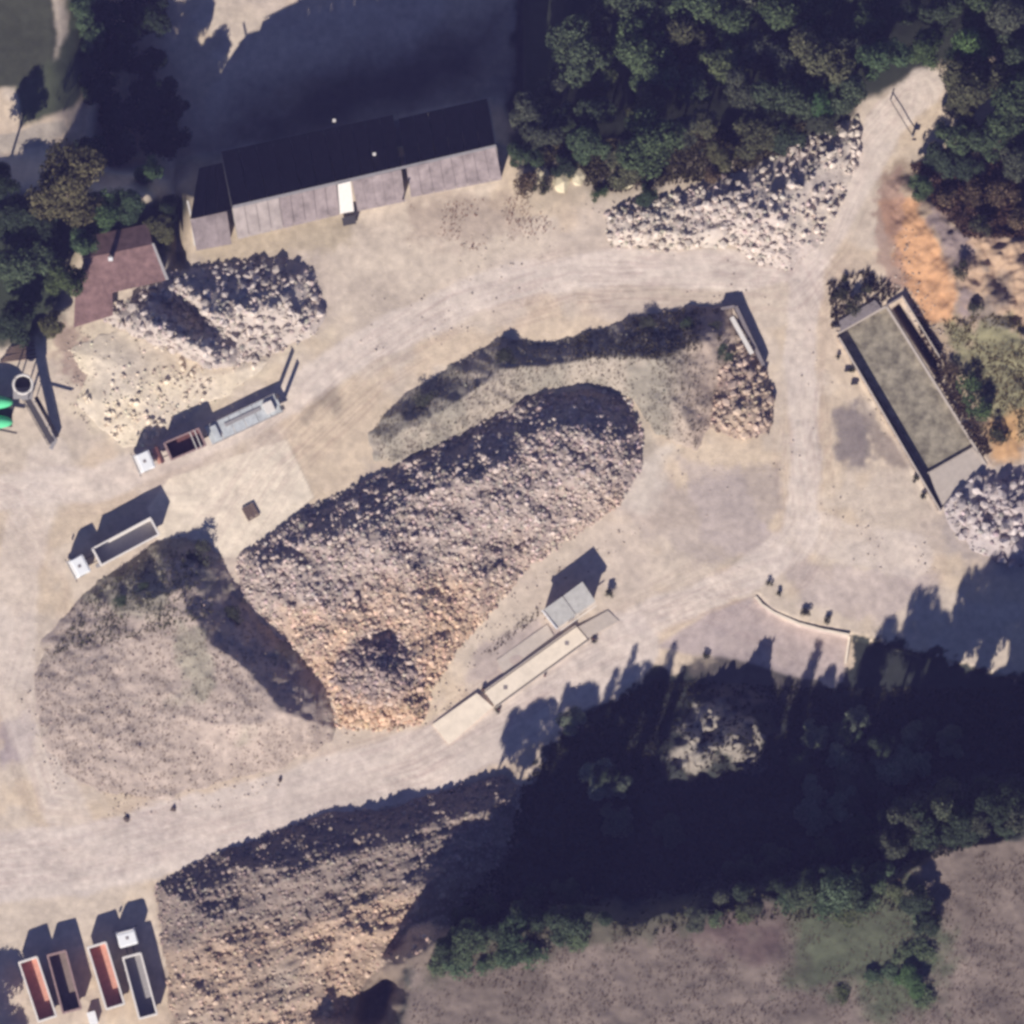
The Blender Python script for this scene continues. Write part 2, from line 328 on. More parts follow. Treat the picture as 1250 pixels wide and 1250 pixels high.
# ---------------------------------------------------------------- stones
def ico():
    bm = bmesh.new(); bmesh.ops.create_icosphere(bm, subdivisions=1, radius=1); v = np.array([p.co[:] for p in bm.verts]); f = np.array([[q.index for q in p.verts] for p in bm.faces]); bm.free(); return v, f
IV, IF = ico(); ROCKS = []
for i in range(10):
    v = np.sign(IV)*np.abs(IV)**.75; v = v*(1+rng.uniform(-.28, .28, (len(v), 1))); v = v*rng.uniform(.6, 1.15, 3); v[:, 2] *= .8; ROCKS.append(v/np.abs(v).max())
ROCKME = [np_mesh('stone', v, IF, M['stone']) for v in ROCKS]
def rotm(n):
    q = rng.normal(size=(n, 4)); q /= np.linalg.norm(q, axis=1, keepdims=True); w, x, y, z = q.T
    return np.stack([1-2*(y*y+z*z), 2*(x*y-z*w), 2*(x*z+y*w), 2*(x*y+z*w), 1-2*(x*x+z*z), 2*(y*z-x*w), 2*(x*z-y*w), 2*(y*z+x*w), 1-2*(x*x+y*y)], -1).reshape(n, 3, 3)
def stone_mass(name, pts, r, cols, parent):
    n = len(pts); k = rng.integers(0, len(ROCKS), n); V = np.stack(ROCKS)[k]; R = rotm(n)
    V = np.einsum('nij,nvj->nvi', R, V)*r[:, None, None]+pts[:, None, :]
    Fa = (IF[None]+np.arange(n)[:, None, None]*len(IV)).reshape(-1, 3)
    cc = np.repeat(cols, len(IV), 0); o = link(name, np_mesh(name, V.reshape(-1, 3), Fa, M['stone_mass'], cc), parent); o['kind'] = 'stuff'; return o
def sample(poly, n, inset=.1):
    P = np.array(poly); out = [np.zeros((0, 2))]; got = 0
    while got < n:
        q = rng.uniform(P.min(0), P.max(0), (n*3, 2)); q = q[sdf(q[:, 0], q[:, 1], poly) > inset]; out.append(q); got += len(q)
    return np.vstack(out)[:n]
def heap(name, label, cat, poly, hf, colf, dens, rr, nbig, rbig, mound=True, weight=None, surf=None, step=.2):
    """hf(X,Y,d): height over the ground; colf(X,Y): albedo"""
    P = np.array(poly); cx, cy = P.mean(0); bz = Z(cx, cy); base = np.array(W3(cx, cy, bz))
    t = thing(name, label, cat, tuple(base))
    full = lambda X, Y: hbase(X, Y)+hf(X, Y, sdf(X, Y, poly)+(fbm(X, Y, 22, 5)-.5)*1.6)
    if mound:
        x0, y0 = P.min(0)-20; x1, y1 = P.max(0)+20; xs = np.arange(x0, x1, step/S); ys = np.arange(y0, y1, step/S)
        X, Y = np.meshgrid(xs, ys); d = sdf(X, Y, poly)+(fbm(X, Y, 22, 5)-.5)*1.6; h = hf(X, Y, d)
        zz = np.where(d > 0, h+.02, d*1.2)+hbase(X, Y)
        cc = surf(X, Y) if surf else colf(X, Y)*(.95 if 'limestone' in label or 'yellow' in label or 'white' in label else .72)
        cc = cc*(1+(fbm(X, Y, 6, 3, 3)-.5)[..., None]*.5)
        ny, nx = X.shape; idx = np.arange(nx*ny).reshape(ny, nx)
        keep = (d > -.5); kf = keep[:-1, :-1] & keep[1:, 1:] & keep[:-1, 1:] & keep[1:, :-1]
        Fq = np.stack([idx[1:, :-1], idx[1:, 1:], idx[:-1, 1:], idx[:-1, :-1]], -1)[kf]
        used = np.unique(Fq); rm = -np.ones(nx*ny, int); rm[used] = np.arange(len(used))
        V = np.stack([(X-625)*S-base[0], (625-Y)*S-base[1], zz-base[2]], -1).reshape(-1, 3)[used]
        link('mound', np_mesh('mound', V, rm[Fq], M['ground'], np.clip(cc, .01, .85).reshape(-1, 3)[used], True), t)
    area = max(sdf(*[a.ravel() for a in np.meshgrid(np.arange(P[:, 0].min(), P[:, 0].max(), 8), np.arange(P[:, 1].min(), P[:, 1].max(), 8))], poly).__gt__(0).sum()*.64, 1)
    n = int(area*dens); q = sample(poly, n, -.2)
    if weight is not None: q = q[rng.random(len(q)) < weight(q[:, 0], q[:, 1])]
    z = full(q[:, 0], q[:, 1]); r = rr[0]*(rr[1]/rr[0])**(rng.random(len(q))**1.7)
    pts = np.stack([(q[:, 0]-625)*S-base[0], (625-q[:, 1])*S-base[1], z-base[2]+r*.25], -1)
    cs = colf(q[:, 0], q[:, 1])*rng.uniform(.5, 1.35, (len(q), 1))*rng.uniform(.94, 1.06, (len(q), 3))
    if len(q): stone_mass('small_stones', pts, r, np.clip(cs, .02, .85), t)
    q = sample(poly, nbig, .15)
    if weight is not None: q = q[rng.random(len(q)) < weight(q[:, 0], q[:, 1])+.1]
    if len(q):
        z = full(q[:, 0], q[:, 1]); cs = colf(q[:, 0], q[:, 1])*rng.uniform(.75, 1.3, (len(q), 1))
        for i in range(len(q)):
            r = rng.uniform(*rbig); p = W3(q[i, 0], q[i, 1], z[i]+r*.25)
            s = link('stone', ROCKME[i % 10], t, tuple(np.array(p)-base), tuple(rng.uniform(0, 6.28, 3)), (r, r, r)); s.color = (*np.clip(cs[i], .02, .85), 1)
    return t, full
def blend(a, b, w): w = np.asarray(w)[..., None]; return np.array(a)*(1-w)+np.array(b)*w

MAIN = [(288, 682), (370, 625), (480, 572), (580, 522), (650, 485), (720, 474), (768, 490), (785, 530), (783, 570), (755, 615), (700, 655), (640, 695), (600, 745), (560, 790), (525, 845), (518, 880), (470, 893), (412, 888), (400, 840), (345, 775), (300, 730)]
def h_main(X, Y, d):
    t = np.clip(((X*0.45+Y*0.89)-(288*.45+682*.89-20))/230, 0, 1)      # 0 along the north rim, 1 along the south rim
    cap = 4.4-2.9*ss(t, .10, 1.0)+(fbm(X, Y, 45, 1)-.5)*3.4-1.6*ss(-X, -470, -330)
    k = np.hypot(X-465, Y-825)*S; cone = np.clip(4.6-k*.72, 0, 9)
    return np.clip(np.minimum(np.clip(d, 0, 99)*.80, np.maximum(cap, cone*1.0+.3)), 0, 9)+(fbm(X, Y, 13, 2, 3)-.5)*.75*ss(d, 0, 1)
def c_main(X, Y):
    o = ss(X*.35+Y+(fbm(X, Y, 50, 3)-.5)*140, 860, 960)
    o = o*(1-.75*ss(-np.hypot(X-462, Y-815), -58, -40))
    return blend((.49, .40, .355), (.60, .435, .32), o)
_, F_main = heap('rubble_heap', 'long heap of pinkish brown broken stone in the middle of the yard', 'rubble heap', MAIN, h_main, c_main, 11, (.10, .36), 240, (.32, .54))
CONE = [(402, 838), (415, 800), (440, 778), (475, 775), (502, 795), (518, 835), (515, 876), (470, 888), (420, 884)]
heap('coarse_rubble_cone', 'round cone of coarser dark and orange stones at the long heap\'s south tip', 'rubble heap', CONE, lambda X, Y, d: h_main(X, Y, sdf(X, Y, MAIN)+(fbm(X, Y, 22, 5)-.5)*1.6),
     lambda X, Y: blend((.30, .23, .21), (.52, .36, .25), ss(Y+(fbm(X, Y, 20, 3)-.5)*40, 838, 862)), 5, (.18, .42), 130, (.38, .62), mound=False)
NWH = [(150, 372), (190, 340), (250, 322), (340, 314), (385, 330), (395, 380), (385, 410), (330, 432), (290, 448), (255, 450), (215, 432), (178, 414), (138, 398), (122, 384), (135, 366)]
def h_nw(X, Y, d):
    pit = ss(-np.hypot(((X-222)*.8+(Y-388)*.6)/1.5, (Y-388)*.8-(X-222)*.6), -30, -16); rd, _, _ = pld(X, Y, [(188, 398), (222, 412), (262, 440)])
    return np.clip(np.minimum(np.clip(d, 0, 99)*.58, 3.0+(fbm(X, Y, 60, 2)-.5)*2.5-1.2*ss(X, 330, 390)), 0, 5)*(1-.97*pit)+np.clip(3.6-rd*1.15, 0, 3.4)*ss(d, -.2, .6)
heap('boulder_heap', 'heap of grey limestone boulders with a dark hollow beside the red roof', 'rubble heap', NWH, h_nw, lambda X, Y: blend((.42, .36, .33), (.54, .46, .40), vn(X, Y, 40, 1)), 7, (.10, .38), 170, (.4, .75), weight=lambda x, y: .55+.45*(vn(x, y, 30, 3) > .4))
YEL = [(84, 428), (150, 400), (260, 430), (330, 440), (300, 470), (240, 500), (190, 545), (150, 545), (118, 518), (92, 492), (108, 458)]
heap('earth_heap', 'low spread heap of pale yellow earth and stones above the white cab truck', 'earth heap', YEL, lambda X, Y, d: np.clip(np.minimum(d*.15, 1.2+(fbm(X, Y, 40, 4)-.5)*1.6), 0, 4), lambda X, Y: blend((.72, .61, .46), (.64, .55, .45), vn(X, Y, 30, 1)), 7, (.06, .22), 60, (.28, .45), weight=lambda x, y: .12+(vn(x, y, 45, 5) > .42)*.8)
ER = [(738, 262), (760, 250), (830, 236), (880, 215), (940, 195), (1000, 160), (1048, 142), (1052, 180), (1030, 240), (1000, 300), (965, 330), (925, 322), (895, 300), (820, 305), (745, 300)]
heap('white_rubble_heap', 'bright cream limestone rubble bank below the wood beside the lane', 'rubble heap', ER, lambda X, Y, d: np.clip(np.minimum(d*.55, 1.5+2.0*ss(X, 880, 960)+(fbm(X, Y, 40, 4)-.5)*2.8), 0, 6), lambda X, Y: blend((.52, .44, .395), (.58, .50, .42), vn(X, Y, 40, 1)), 7, (.10, .40), 240, (.38, .66), weight=lambda x, y: .35+.65*(vn(x, y, 40, 2) > .35))
BR = [(1150, 595), (1190, 578), (1262, 570), (1300, 600), (1300, 700), (1230, 690), (1185, 668), (1160, 645)]
heap('grey_rubble_heap', 'grey and white rubble heap below the mossy tank at the right edge', 'rubble heap', BR, lambda X, Y, d: np.clip(np.minimum(d*.5, 1.5+(fbm(X, Y, 30, 4)-.5)*3.4), 0, 6), lambda X, Y: blend((.40, .34, .33), (.50, .44, .42), vn(X, Y, 30, 1)), 7, (.10, .40), 120, (.4, .8), weight=lambda x, y: .4+.6*(vn(x, y, 40, 1) > .4))
SW = [(190, 1085), (230, 1058), (310, 1025), (400, 995), (480, 985), (560, 960), (612, 948), (640, 965), (620, 1040), (560, 1110), (505, 1165), (480, 1172), (450, 1190), (425, 1230), (412, 1262), (405, 1330), (230, 1330), (210, 1230), (198, 1140)]
def h_sw(X, Y, d):
    t = np.clip((Y-(1085-.27*(X-190)))/160, 0, 2)
    cap = 3.6-2.0*ss(t, .35, 1.2)+(fbm(X, Y, 55, 2)-.5)*3.2+(fbm(X*.6, Y*3.2+X*.9, 60, 5)-.5)*1.8+(fbm(X, Y, 14, 3)-.5)*.5
    return np.clip(np.minimum(np.clip(d, 0, 99)*.85, cap), 0, 8)
def c_sw(X, Y):
    t = ss(Y-(1085-.27*(X-190))+(fbm(X, Y, 50, 1)-.5)*60, 60, 110)
    return blend(blend((.32, .255, .22), (.53, .385, .285), t), (.40, .32, .26), vn(X, Y, 70, 3)*t)
heap('brown_rubble_heap', 'broad bank of brown rubble south of the haul road beside the parked tipper trailers', 'rubble heap', SW, h_sw, c_sw, 9, (.09, .32), 160, (.3, .5), weight=lambda x, y: np.where(y < 1095-.27*(x-190)+70, 1, .75))
RW = [(878, 440), (905, 410), (932, 450), (946, 485), (938, 528), (900, 535), (868, 520), (870, 480)]
heap('block_heap', 'small heap of broken pink stone beside the short retaining wall', 'rubble heap', RW, lambda X, Y, d: np.clip(np.minimum(d*.7, 1.6+(fbm(X, Y, 30, 4)-.5)*2), 0, 6), lambda X, Y: blend((.40, .30, .25), (.52, .40, .30), vn(X, Y, 20, 1)), 8, (.10, .36), 60, (.35, .65))
# grassed spoil mounds
WEST = [(190, 664), (225, 654), (255, 664), (282, 700), (300, 738), (345, 780), (385, 820), (405, 850), (414, 892), (385, 918), (330, 940), (250, 962), (190, 975), (130, 972), (80, 945), (52, 900), (42, 840), (52, 785), (100, 725), (150, 688)]
def h_west(X, Y, d):
    u = np.clip((X*.75-Y*.66+ 560)/330, 0, 1)
    cap = 2.0+3.4*ss(u, .25, .85)+(fbm(X, Y, 70, 1)-.5)*1.6
    sl = .32+.5*ss(u, .40, .70)
    return np.clip(np.minimum(np.clip(d, 0, 99)*sl, cap), 0, 6)+(fbm(X, Y, 10, 2, 2)-.5)*.35*ss(d, 0, 1)
def c_west(X, Y):
    g = ss(fbm(X, Y, 60, 3)-(Y-700)/700, .42, .58)
    c = blend((.39, .315, .27), (.27, .245, .19), g*.8)
    return c*(1+(vn(X+Y*.3, (Y-X*.3)*3, 30, 2)-.5)[..., None]*.25)
west, F_west = heap('spoil_mound', 'large grassed earth mound west of the main rubble heap', 'spoil mound', WEST, h_west, c_west, 1.1, (.06, .2), 0, (.2, .3), surf=c_west)
NORTHM = [(450, 528), (478, 494), (560, 442), (612, 410), (660, 418), (700, 412), (760, 388), (850, 374), (893, 376), (912, 410), (900, 440), (880, 470), (865, 520), (850, 548), (800, 530), (770, 488), (720, 470), (650, 478), (560, 535), (480, 565), (458, 560)]
def h_n(X, Y, d):
    cap = 2.4+1.2*ss(X, 580, 640)+(fbm(X, Y, 60, 5)-.5)*2.4-1.3*ss(Y-(560-.42*(X-450)), 0, 90)
    return np.clip(np.minimum(np.clip(d, 0, 99)*.66, cap), 0, 6)+(fbm(X, Y, 10, 2, 2)-.5)*.35*ss(d, 0, 1)
def c_n(X, Y): return blend(blend((.37, .315, .26), (.25, .225, .185), ss(fbm(X, Y, 50, 3), .4, .6)*.8), (.38, .29, .24), ss(X, 800, 860)*.7)
nm, F_n = heap('grassy_bank', 'long low bank of dry grass and scrub north of the main rubble heap', 'spoil mound', NORTHM, h_n, c_n, 1.0, (.06, .22), 0, (.2, .3), surf=c_n)

# ---------------------------------------------------------------- grass tufts and weeds (uncountable)
def tufts(name, q, z, hgt, cs, parent=None, base=(0, 0, 0), nb=6):
    n = len(q); a = rng.uniform(0, 6.28, (n, nb)); L = hgt[:, None]*rng.uniform(.5, 1.1, (n, nb)); w = L*.22
    bx = ((q[:, 0]-625)*S-base[0])[:, None]; by = ((625-q[:, 1])*S-base[1])[:, None]; bz = (z-base[2])[:, None]
    lean = rng.uniform(.25, .9, (n, nb)); ca, sa = np.cos(a), np.sin(a)
    p0 = np.stack([bx-sa*w, by+ca*w, bz+0*a-.03], -1); p1 = np.stack([bx+sa*w, by-ca*w, bz+0*a-.03], -1)
    p2 = np.stack([bx+ca*L*lean, by+sa*L*lean, bz+L*np.sqrt(1-lean**2*.8)], -1)
    V = np.stack([p0, p1, p2], 2).reshape(-1, 3); Fa = np.arange(len(V)).reshape(-1, 3)
    o = link(name, np_mesh(name, V, Fa, M['grass']), parent); o['kind'] = 'stuff'; o.color = (*cs, 1); return o
def tuft_on(poly, n, zf, h, parent, cs, thr=.45, name='grass_tufts', k=3):
    q = sample(poly, n, .1); q = q[vn(q[:, 0], q[:, 1], 28, k)+rng.random(len(q))*.35 > thr]
    b = parent.location if parent else (0, 0, 0)
    return tufts(name, q, zf(q[:, 0], q[:, 1]), rng.uniform(h*.4, h, len(q)), cs, parent, b)
tuft_on(WEST, 6500, F_west, .28, west, (1.15, 1.0, .95))
tuft_on([(110, 725), (190, 668), (260, 680), (290, 740), (200, 770), (110, 790), (60, 800)], 1800, F_west, .42, west, (.75, .85, .68), name='green_weeds')
tuft_on(NORTHM, 4500, F_n, .32, nm, (1.0, .95, .85))
tuft_on([(700, 412), (760, 388), (850, 374), (893, 376), (880, 420), (800, 440), (700, 440)], 1800, F_n, .45, nm, (.7, .7, .62), .5, name='tall_weeds')
for poly, n_, h_, c_, thr in (([(500, 1180), (700, 1130), (960, 1100), (1250, 1030), (1300, 1300), (495, 1300)], 11000, .28, (.85, .68, .64), .55),
        ([(640, 955), (700, 880), (800, 830), (1000, 840), (1250, 840), (1300, 1000), (1100, 1060), (700, 1110), (540, 1150)], 16000, .7, (.22, .25, .22), .3),
        ([(1110, 200), (1300, 190), (1300, 290), (1180, 290), (1140, 250)], 4000, .6, (.6, .42, .42), .45),
        ([(1150, 390), (1230, 380), (1300, 440), (1300, 550), (1200, 530)], 2600, .45, (1.0, .95, .65), .55),
        ([(1110, 360), (1135, 400), (1210, 550), (1200, 560), (1140, 460)], 900, .6, (.5, .4, .38), .3),
        ([(500, 250), (640, 235), (680, 280), (560, 310)], 900, .28, (1.5, .9, .8), .68),
        ([(640, 200), (740, 235), (900, 215), (1000, 170), (1000, 150), (640, 180)], 3000, .8, (.5, .5, .4), .4),
        ([(1010, 345), (1060, 330), (1100, 355), (1040, 395), (1015, 400)], 600, .6, (.35, .32, .33), .4),
        ([(590, 795), (655, 742), (665, 748), (600, 800)], 160, .3, (.6, .55, .5), .35),
        ([(600, 1100), (1100, 1040), (1100, 1110), (600, 1160)], 1200, .8, (.45, .5, .42), .5),
        ([(300, 1100), (500, 1080), (500, 1160), (240, 1220)], 500, .5, (.5, .55, .4), .6)):
    q = sample(poly, n_, 0); q = q[vn(q[:, 0], q[:, 1], 26, 4)+rng.random(len(q))*.35 > thr]
    q = q[(sdf(q[:, 0], q[:, 1], MOUND_ROCKY) < -.3) | (rng.random(len(q)) < .3)]
    t = tufts('grass', q, hbase(q[:, 0], q[:, 1]), rng.uniform(h_*.4, h_, len(q)), c_)

# loose stones lying about the yard
q = np.vstack([sample([(400, 280), (740, 240), (960, 340), (1130, 640), (1150, 700), (900, 700), (800, 560), (700, 340), (450, 470)], 700), sample([(60, 400), (110, 400), (120, 540), (80, 500)], 200),
               sample([(400, 880), (560, 790), (640, 700), (770, 620), (790, 640), (560, 860), (500, 900)], 350), sample([(1010, 340), (1060, 330), (1090, 370), (1020, 410)], 160), sample([(1060, 480), (1150, 620), (1130, 620), (1050, 500)], 120),
               sample([(40, 780), (100, 980), (400, 930), (420, 890), (440, 900), (300, 990), (80, 1000), (20, 850)], 250), sample([(1070, 210), (1100, 210), (1200, 560), (1160, 500), (1080, 330)], 500)])
q = q[vn(q[:, 0], q[:, 1], 40, 2)+rng.random(len(q))*.3 > .72]; r = rng.uniform(.03, .15, len(q)); pts = np.stack([(q[:, 0]-625)*S, (625-q[:, 1])*S, hbase(q[:, 0], q[:, 1])+r*.3], -1)
stone_mass('scattered_stones', pts, r, np.array((.42, .35, .29))*rng.uniform(.5, 1.4, (len(q), 1)), None)
for px, py, r, lb in ((155, 1000, .42, 'dark boulder at the haul road edge south of the west mound'), (211, 988, .38, 'dark boulder right of its neighbour on the north road edge'), (342, 952, .35, 'lone dark stone beside the haul road below the grassed mound'), (548, 803, .36, 'small dark stone between the main heap and the weighbridge')):
    o = tag(link('boulder', ROCKME[int(px) % 10], None, W3(px, py, Z(px, py)+r*.3), (.3, .5, px), (r, r, r)), lb, 'boulder', 'boulders along the haul road'); o.color = (.10, .075, .065, 1)

for px, py, r, lb in ((662, 212, 1.5, 'pale yellow rock outcrop nearest the long shed'), (686, 222, 1.8, 'largest pale yellow rock outcrop right of the long shed'), (705, 216, 1.3, 'pale yellow rock outcrop with the green shrub beside it'), (765, 222, 1.1, 'pale outcrop above the west end of the white rubble')):
    o = tag(link('rock_outcrop', ROCKME[int(px) % 10], None, W3(px, py, Z(px, py)+.1), (.2, .1, px), (r, r*.8, r*.6)), lb, 'rock outcrop', 'rock outcrops below the wood'); o.color = (.62, .54, .38, 1)
# ---------------------------------------------------------------- trees
def leaf_mesh(name, lobes, n, size, seed):
    g = np.random.default_rng(seed); lo = np.array(lobes); w = lo[:, 3]**2; k = g.choice(len(lo), n, p=w/w.sum())
    dr = g.normal(size=(n, 3)); dr[:, 2] += .35; dr /= np.linalg.norm(dr, axis=1, keepdims=True)
    # gather leaves in sprays so the outline is broken
    sp = g.normal(size=(len(lo), 26, 3)); sp[..., 2] += .4; sp /= np.linalg.norm(sp, axis=2, keepdims=True)
    pick = sp[k, g.integers(0, 26, n)]; dr = dr*.42+pick; dr /= np.linalg.norm(dr, axis=1, keepdims=True)
    rad = lo[k, 3]*np.where(g.random(n) < .72, g.uniform(.78, 1.14, n), g.uniform(.3, .8, n))
    P = lo[k, :3]+dr*rad[:, None]*np.array([1, 1, .8])
    nn = dr+g.normal(size=(n, 3))*.55; nn /= np.linalg.norm(nn, axis=1, keepdims=True)
    a = np.cross(nn, g.normal(size=(n, 3))); a /= np.linalg.norm(a, axis=1, keepdims=True); b = np.cross(nn, a)
    s = size*g.uniform(.6, 1.3, (n, 1)); a = a*s; b = b*s*.62
    V = np.stack([P-a, P+b*.9-a*.1, P+a, P-b*.9+a*.1], 1).reshape(-1, 3); return np_mesh(name, V, np.arange(4*n).reshape(-1, 4), M['leaf'])
def trunk_mesh(hs, r, limbs, seed):
    g = random.Random(seed); vs = []; fs = []
    def tb(pts, rs, seg=7):
        o = len(vs)
        for i, p in enumerate(pts):
            p = Vector(p); q = (Vector(pts[min(i+1, len(pts)-1)])-Vector(pts[max(i-1, 0)])).normalized(); a = q.orthogonal().normalized(); b = q.cross(a)
            for k in range(seg):
                t = 6.2832*k/seg; vs.append(tuple(p+(a*math.cos(t)+b*math.sin(t))*rs[i]))
        for i in range(len(pts)-1):
            for k in range(seg): fs.append((o+i*seg+k, o+i*seg+(k+1) % seg, o+(i+1)*seg+(k+1) % seg, o+(i+1)*seg+k))
    tb([(0, 0, -.6), (0, 0, 0), (.1, .05, hs*.4), (-.05, .1, hs*.8), (0, 0, hs)], [r*1.5, r*1.15, r, r*.6, r*.25])
    for (x, y, z, rr) in limbs:
        tb([(0, 0, hs*.35), (x*.4, y*.4, (hs*.35+z)*.5), (x*.85, y*.85, z)], [r*.55, r*.35, r*.1], 5)
    me = bpy.data.meshes.new('trunk'); me.from_pydata(vs, [], fs); me.materials.append(M['bark']); return me
PROTO = {}
def mkproto(key, kind, seed, n, leaf):
    g = random.Random(seed); lobes = []
    if kind == 'broad':
        H = 8.0
        for i in range(11):
            a = g.uniform(0, 6.28); rr = 3.1*math.sqrt(g.random())*.82; lobes.append((rr*math.cos(a), rr*math.sin(a), 5.6+g.uniform(-1.6, 1.7)-rr*.35, g.uniform(.9, 1.55)))
        lobes.append((0, 0, 6.3, 1.7))
    elif kind == 'slim':
        H = 9.0
        for i in range(10):
            z = 2+i*.75; rr = (1-i/10.5)*.8+.1; lobes.append((g.uniform(-.35, .35)*rr, g.uniform(-.35, .35)*rr, z, .35+rr*.95))
    else:
        H = 1.2
        for i in range(7):
            a = g.uniform(0, 6.28); rr = g.uniform(.1, .75); lobes.append((rr*math.cos(a), rr*math.sin(a), .75+g.uniform(-.3, .4), g.uniform(.32, .5)))
    PROTO[key] = (leaf_mesh('crown', lobes, n, leaf, seed), trunk_mesh(H*.78, .2 if kind != 'shrub' else .05, lobes[:6], seed))
for i in range(5): mkproto('b%d' % i, 'broad', 11+i, 6500, .195)
for i in range(3): mkproto('s%d' % i, 'slim', 31+i, 3500, .16)
for i in range(3): mkproto('h%d' % i, 'shrub', 51+i, 900, .085)
ti = [0]
def tree(px, py, r, kind='b', tint=(1, 1, 1), label='', group=None, zf=None, h=None, cat=None, name=None, z=None):
    ti[0] += 1; nk = {'b': 5, 's': 3, 'h': 3}[kind]; me, tr = PROTO['%s%d' % (kind, ti[0]*7 % nk)]
    sr = r/{'b': 3.5, 's': 1.6, 'h': 1.05}[kind]; sz = (h/{'b': 8.2, 's': 10, 'h': 1.5}[kind]) if h else sr
    z = (float(zf(np.array([float(px)]), np.array([float(py)]))[0]) if zf else Z(px, py)) if z is None else z
    nm_ = name or {'b': 'tree', 's': 'slender_tree', 'h': 'shrub'}[kind]
    t = thing(nm_, label, cat or ('shrub' if kind == 'h' else 'tree'), W3(px, py, z-.05), random.uniform(0, 6.28), group)
    t.scale = (sr, sr, sz)
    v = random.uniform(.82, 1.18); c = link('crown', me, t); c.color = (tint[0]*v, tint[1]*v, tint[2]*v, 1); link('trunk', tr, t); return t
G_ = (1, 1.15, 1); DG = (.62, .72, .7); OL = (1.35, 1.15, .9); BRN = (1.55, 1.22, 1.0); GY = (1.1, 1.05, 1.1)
# west wood, single trees first
for a in ((83, 228, 5.3, BRN, 'large brown-green tree crown above the red roof, widest of the west wood', 8.5), (128, 262, 3.2, (1.1, 1.5, 1.0), 'mid green tree between the brown crown and the red roof', 5), (183, 208, 2.0, (1.1, 1.5, 1.1), 'small bright green tree right of the large brown crown', 13),
          (193, 285, 2.3, OL, 'olive green tree left of the small end roof of the long shed', 3), (28, 325, 4.0, G_, 'big green tree at the left edge beside the red roof', 6), (78, 340, 2.6, (1.2, 1.35, .9), 'yellow-green tree hard against the left end of the red roof', 7), (100, 300, 2.2, (1.0, 1.3, 1.0), 'green tree overhanging the top left corner of the red roof', 7),
          (18, 395, 3.2, DG, 'dark green tree at the left edge above the round hopper', 6), (62, 395, 1.8, OL, 'small tree below the left corner of the red roof', 4), (15, 268, 3.4, DG, 'dark shaded tree at the left edge left of the brown crown', 3.5), (55, 290, 3, DG, 'dark tree directly below the large brown crown', 4),
          (160, 245, 2.6, (.8, 1.05, .9), 'blue-green tree between the brown crown and the long shed', 4), (205, 255, 1.8, DG, 'narrow dark tree at the west end of the long shed', 5)):
    tree(a[0], a[1], a[2], 'b', a[3], a[4], 'trees of the west wood', h=a[5])
for px, py, r in ((135, 25, 3), (150, 60, 3.4), (180, 20, 3.2), (120, 110, 3.2), (180, 80, 2.6), (170, 130, 3.4), (212, 125, 2.2), (208, 165, 2.6), (150, 175, 3), (4, 222, 2.4), (195, 110, 2.4), (160, -10, 3), (115, 60, 2), (140, 145, 3), (195, 170, 3), (110, 190, 2.6)):
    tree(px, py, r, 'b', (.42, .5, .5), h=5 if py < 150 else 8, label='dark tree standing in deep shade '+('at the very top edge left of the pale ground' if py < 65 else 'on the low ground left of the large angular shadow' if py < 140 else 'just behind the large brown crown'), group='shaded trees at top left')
for px, py in ((100, 15), (112, 45)): tree(px, py, 2, 'b', (1.2, 1.5, 1.2), 'small pale green tree beside the dark field, %s' % ('at the very top edge' if py < 30 else 'just below its neighbour'), 'pale trees beside the dark field')
# north wood
named = [(741, 92, 2.6, (1.5, 1.5, 1.0), 'olive round crown standing alone in the middle of the north wood'), (788, 132, 2.8, (1.6, 1.35, .95), 'tan-olive crown just right of and below the olive round crown'), (880, 78, 3.2, (1.3, 1.35, 1.0), 'grey-green crown in the north wood below the top edge'),
         (890, 5, 2.4, (1.5, 1.45, .9), 'olive crown cut by the top edge of the north wood'), (648, 138, 2.8, GY, 'grey-green tree at the right end of the long shed'), (683, 105, 2.4, GY, 'greyish tree second from the right end of the long shed'), (995, 122, 2.9, (.9, 1.4, .95), 'round green tree above the white rubble'),
         (960, 165, 2.6, DG, 'dark tree overhanging the top of the white rubble'), (1075, 70, 3.4, (1.0, 1.3, 1.0), 'large green tree hanging over the top end of the lane'), (1030, 55, 3.2, GY, 'grey-green tree left of the large one over the lane'), (1180, 52, 3.4, (1.1, 1.5, .85), 'bright green tree at upper right above the lane end'),
         (1130, 60, 2.8, (1.1, 1.35, .9), 'green tree directly above the lane end'), (1235, 20, 3.2, GY, 'grey-green tree in the top right corner'), (1215, 165, 3.6, (.8, .95, .8), 'broad dark green tree east of the lane'), (1152, 195, 2.4, DG, 'dark tree bordering the lane on its east side'), (1128, 225, 2.0, (.9, 1.1, .8), 'lowest dark tree east of the lane by the orange soil'),
         (1180, 200, 2.4, DG, 'dark tree between the broad one and the lane'), (720, 175, 2.8, (.9, 1.1, .9), 'green tree at the foot of the north wood above the pale bank'), (640, 190, 2.2, (.9, 1.1, .9), 'small green tree beside the east end of the long shed'), (660, 165, 2.6, GY, 'dull tree between the shed end and the north wood'),
         (830, 160, 2.4, GY, 'grey tree near the foot of the north wood above the rubble'), (790, 238, 1.6, (.8, 1.0, .9), 'low dark green bush tree at the west end of the white rubble'), (690, 205, 1.8, DG, 'dark tree above the pale outcrop right of the shed'), (880, 190, 2.0, OL, 'olive tree at the lower edge of the north wood')]
for px, py, r, tn, lb in named: tree(px, py, r, 'b', tn, lb, 'trees of the north wood')
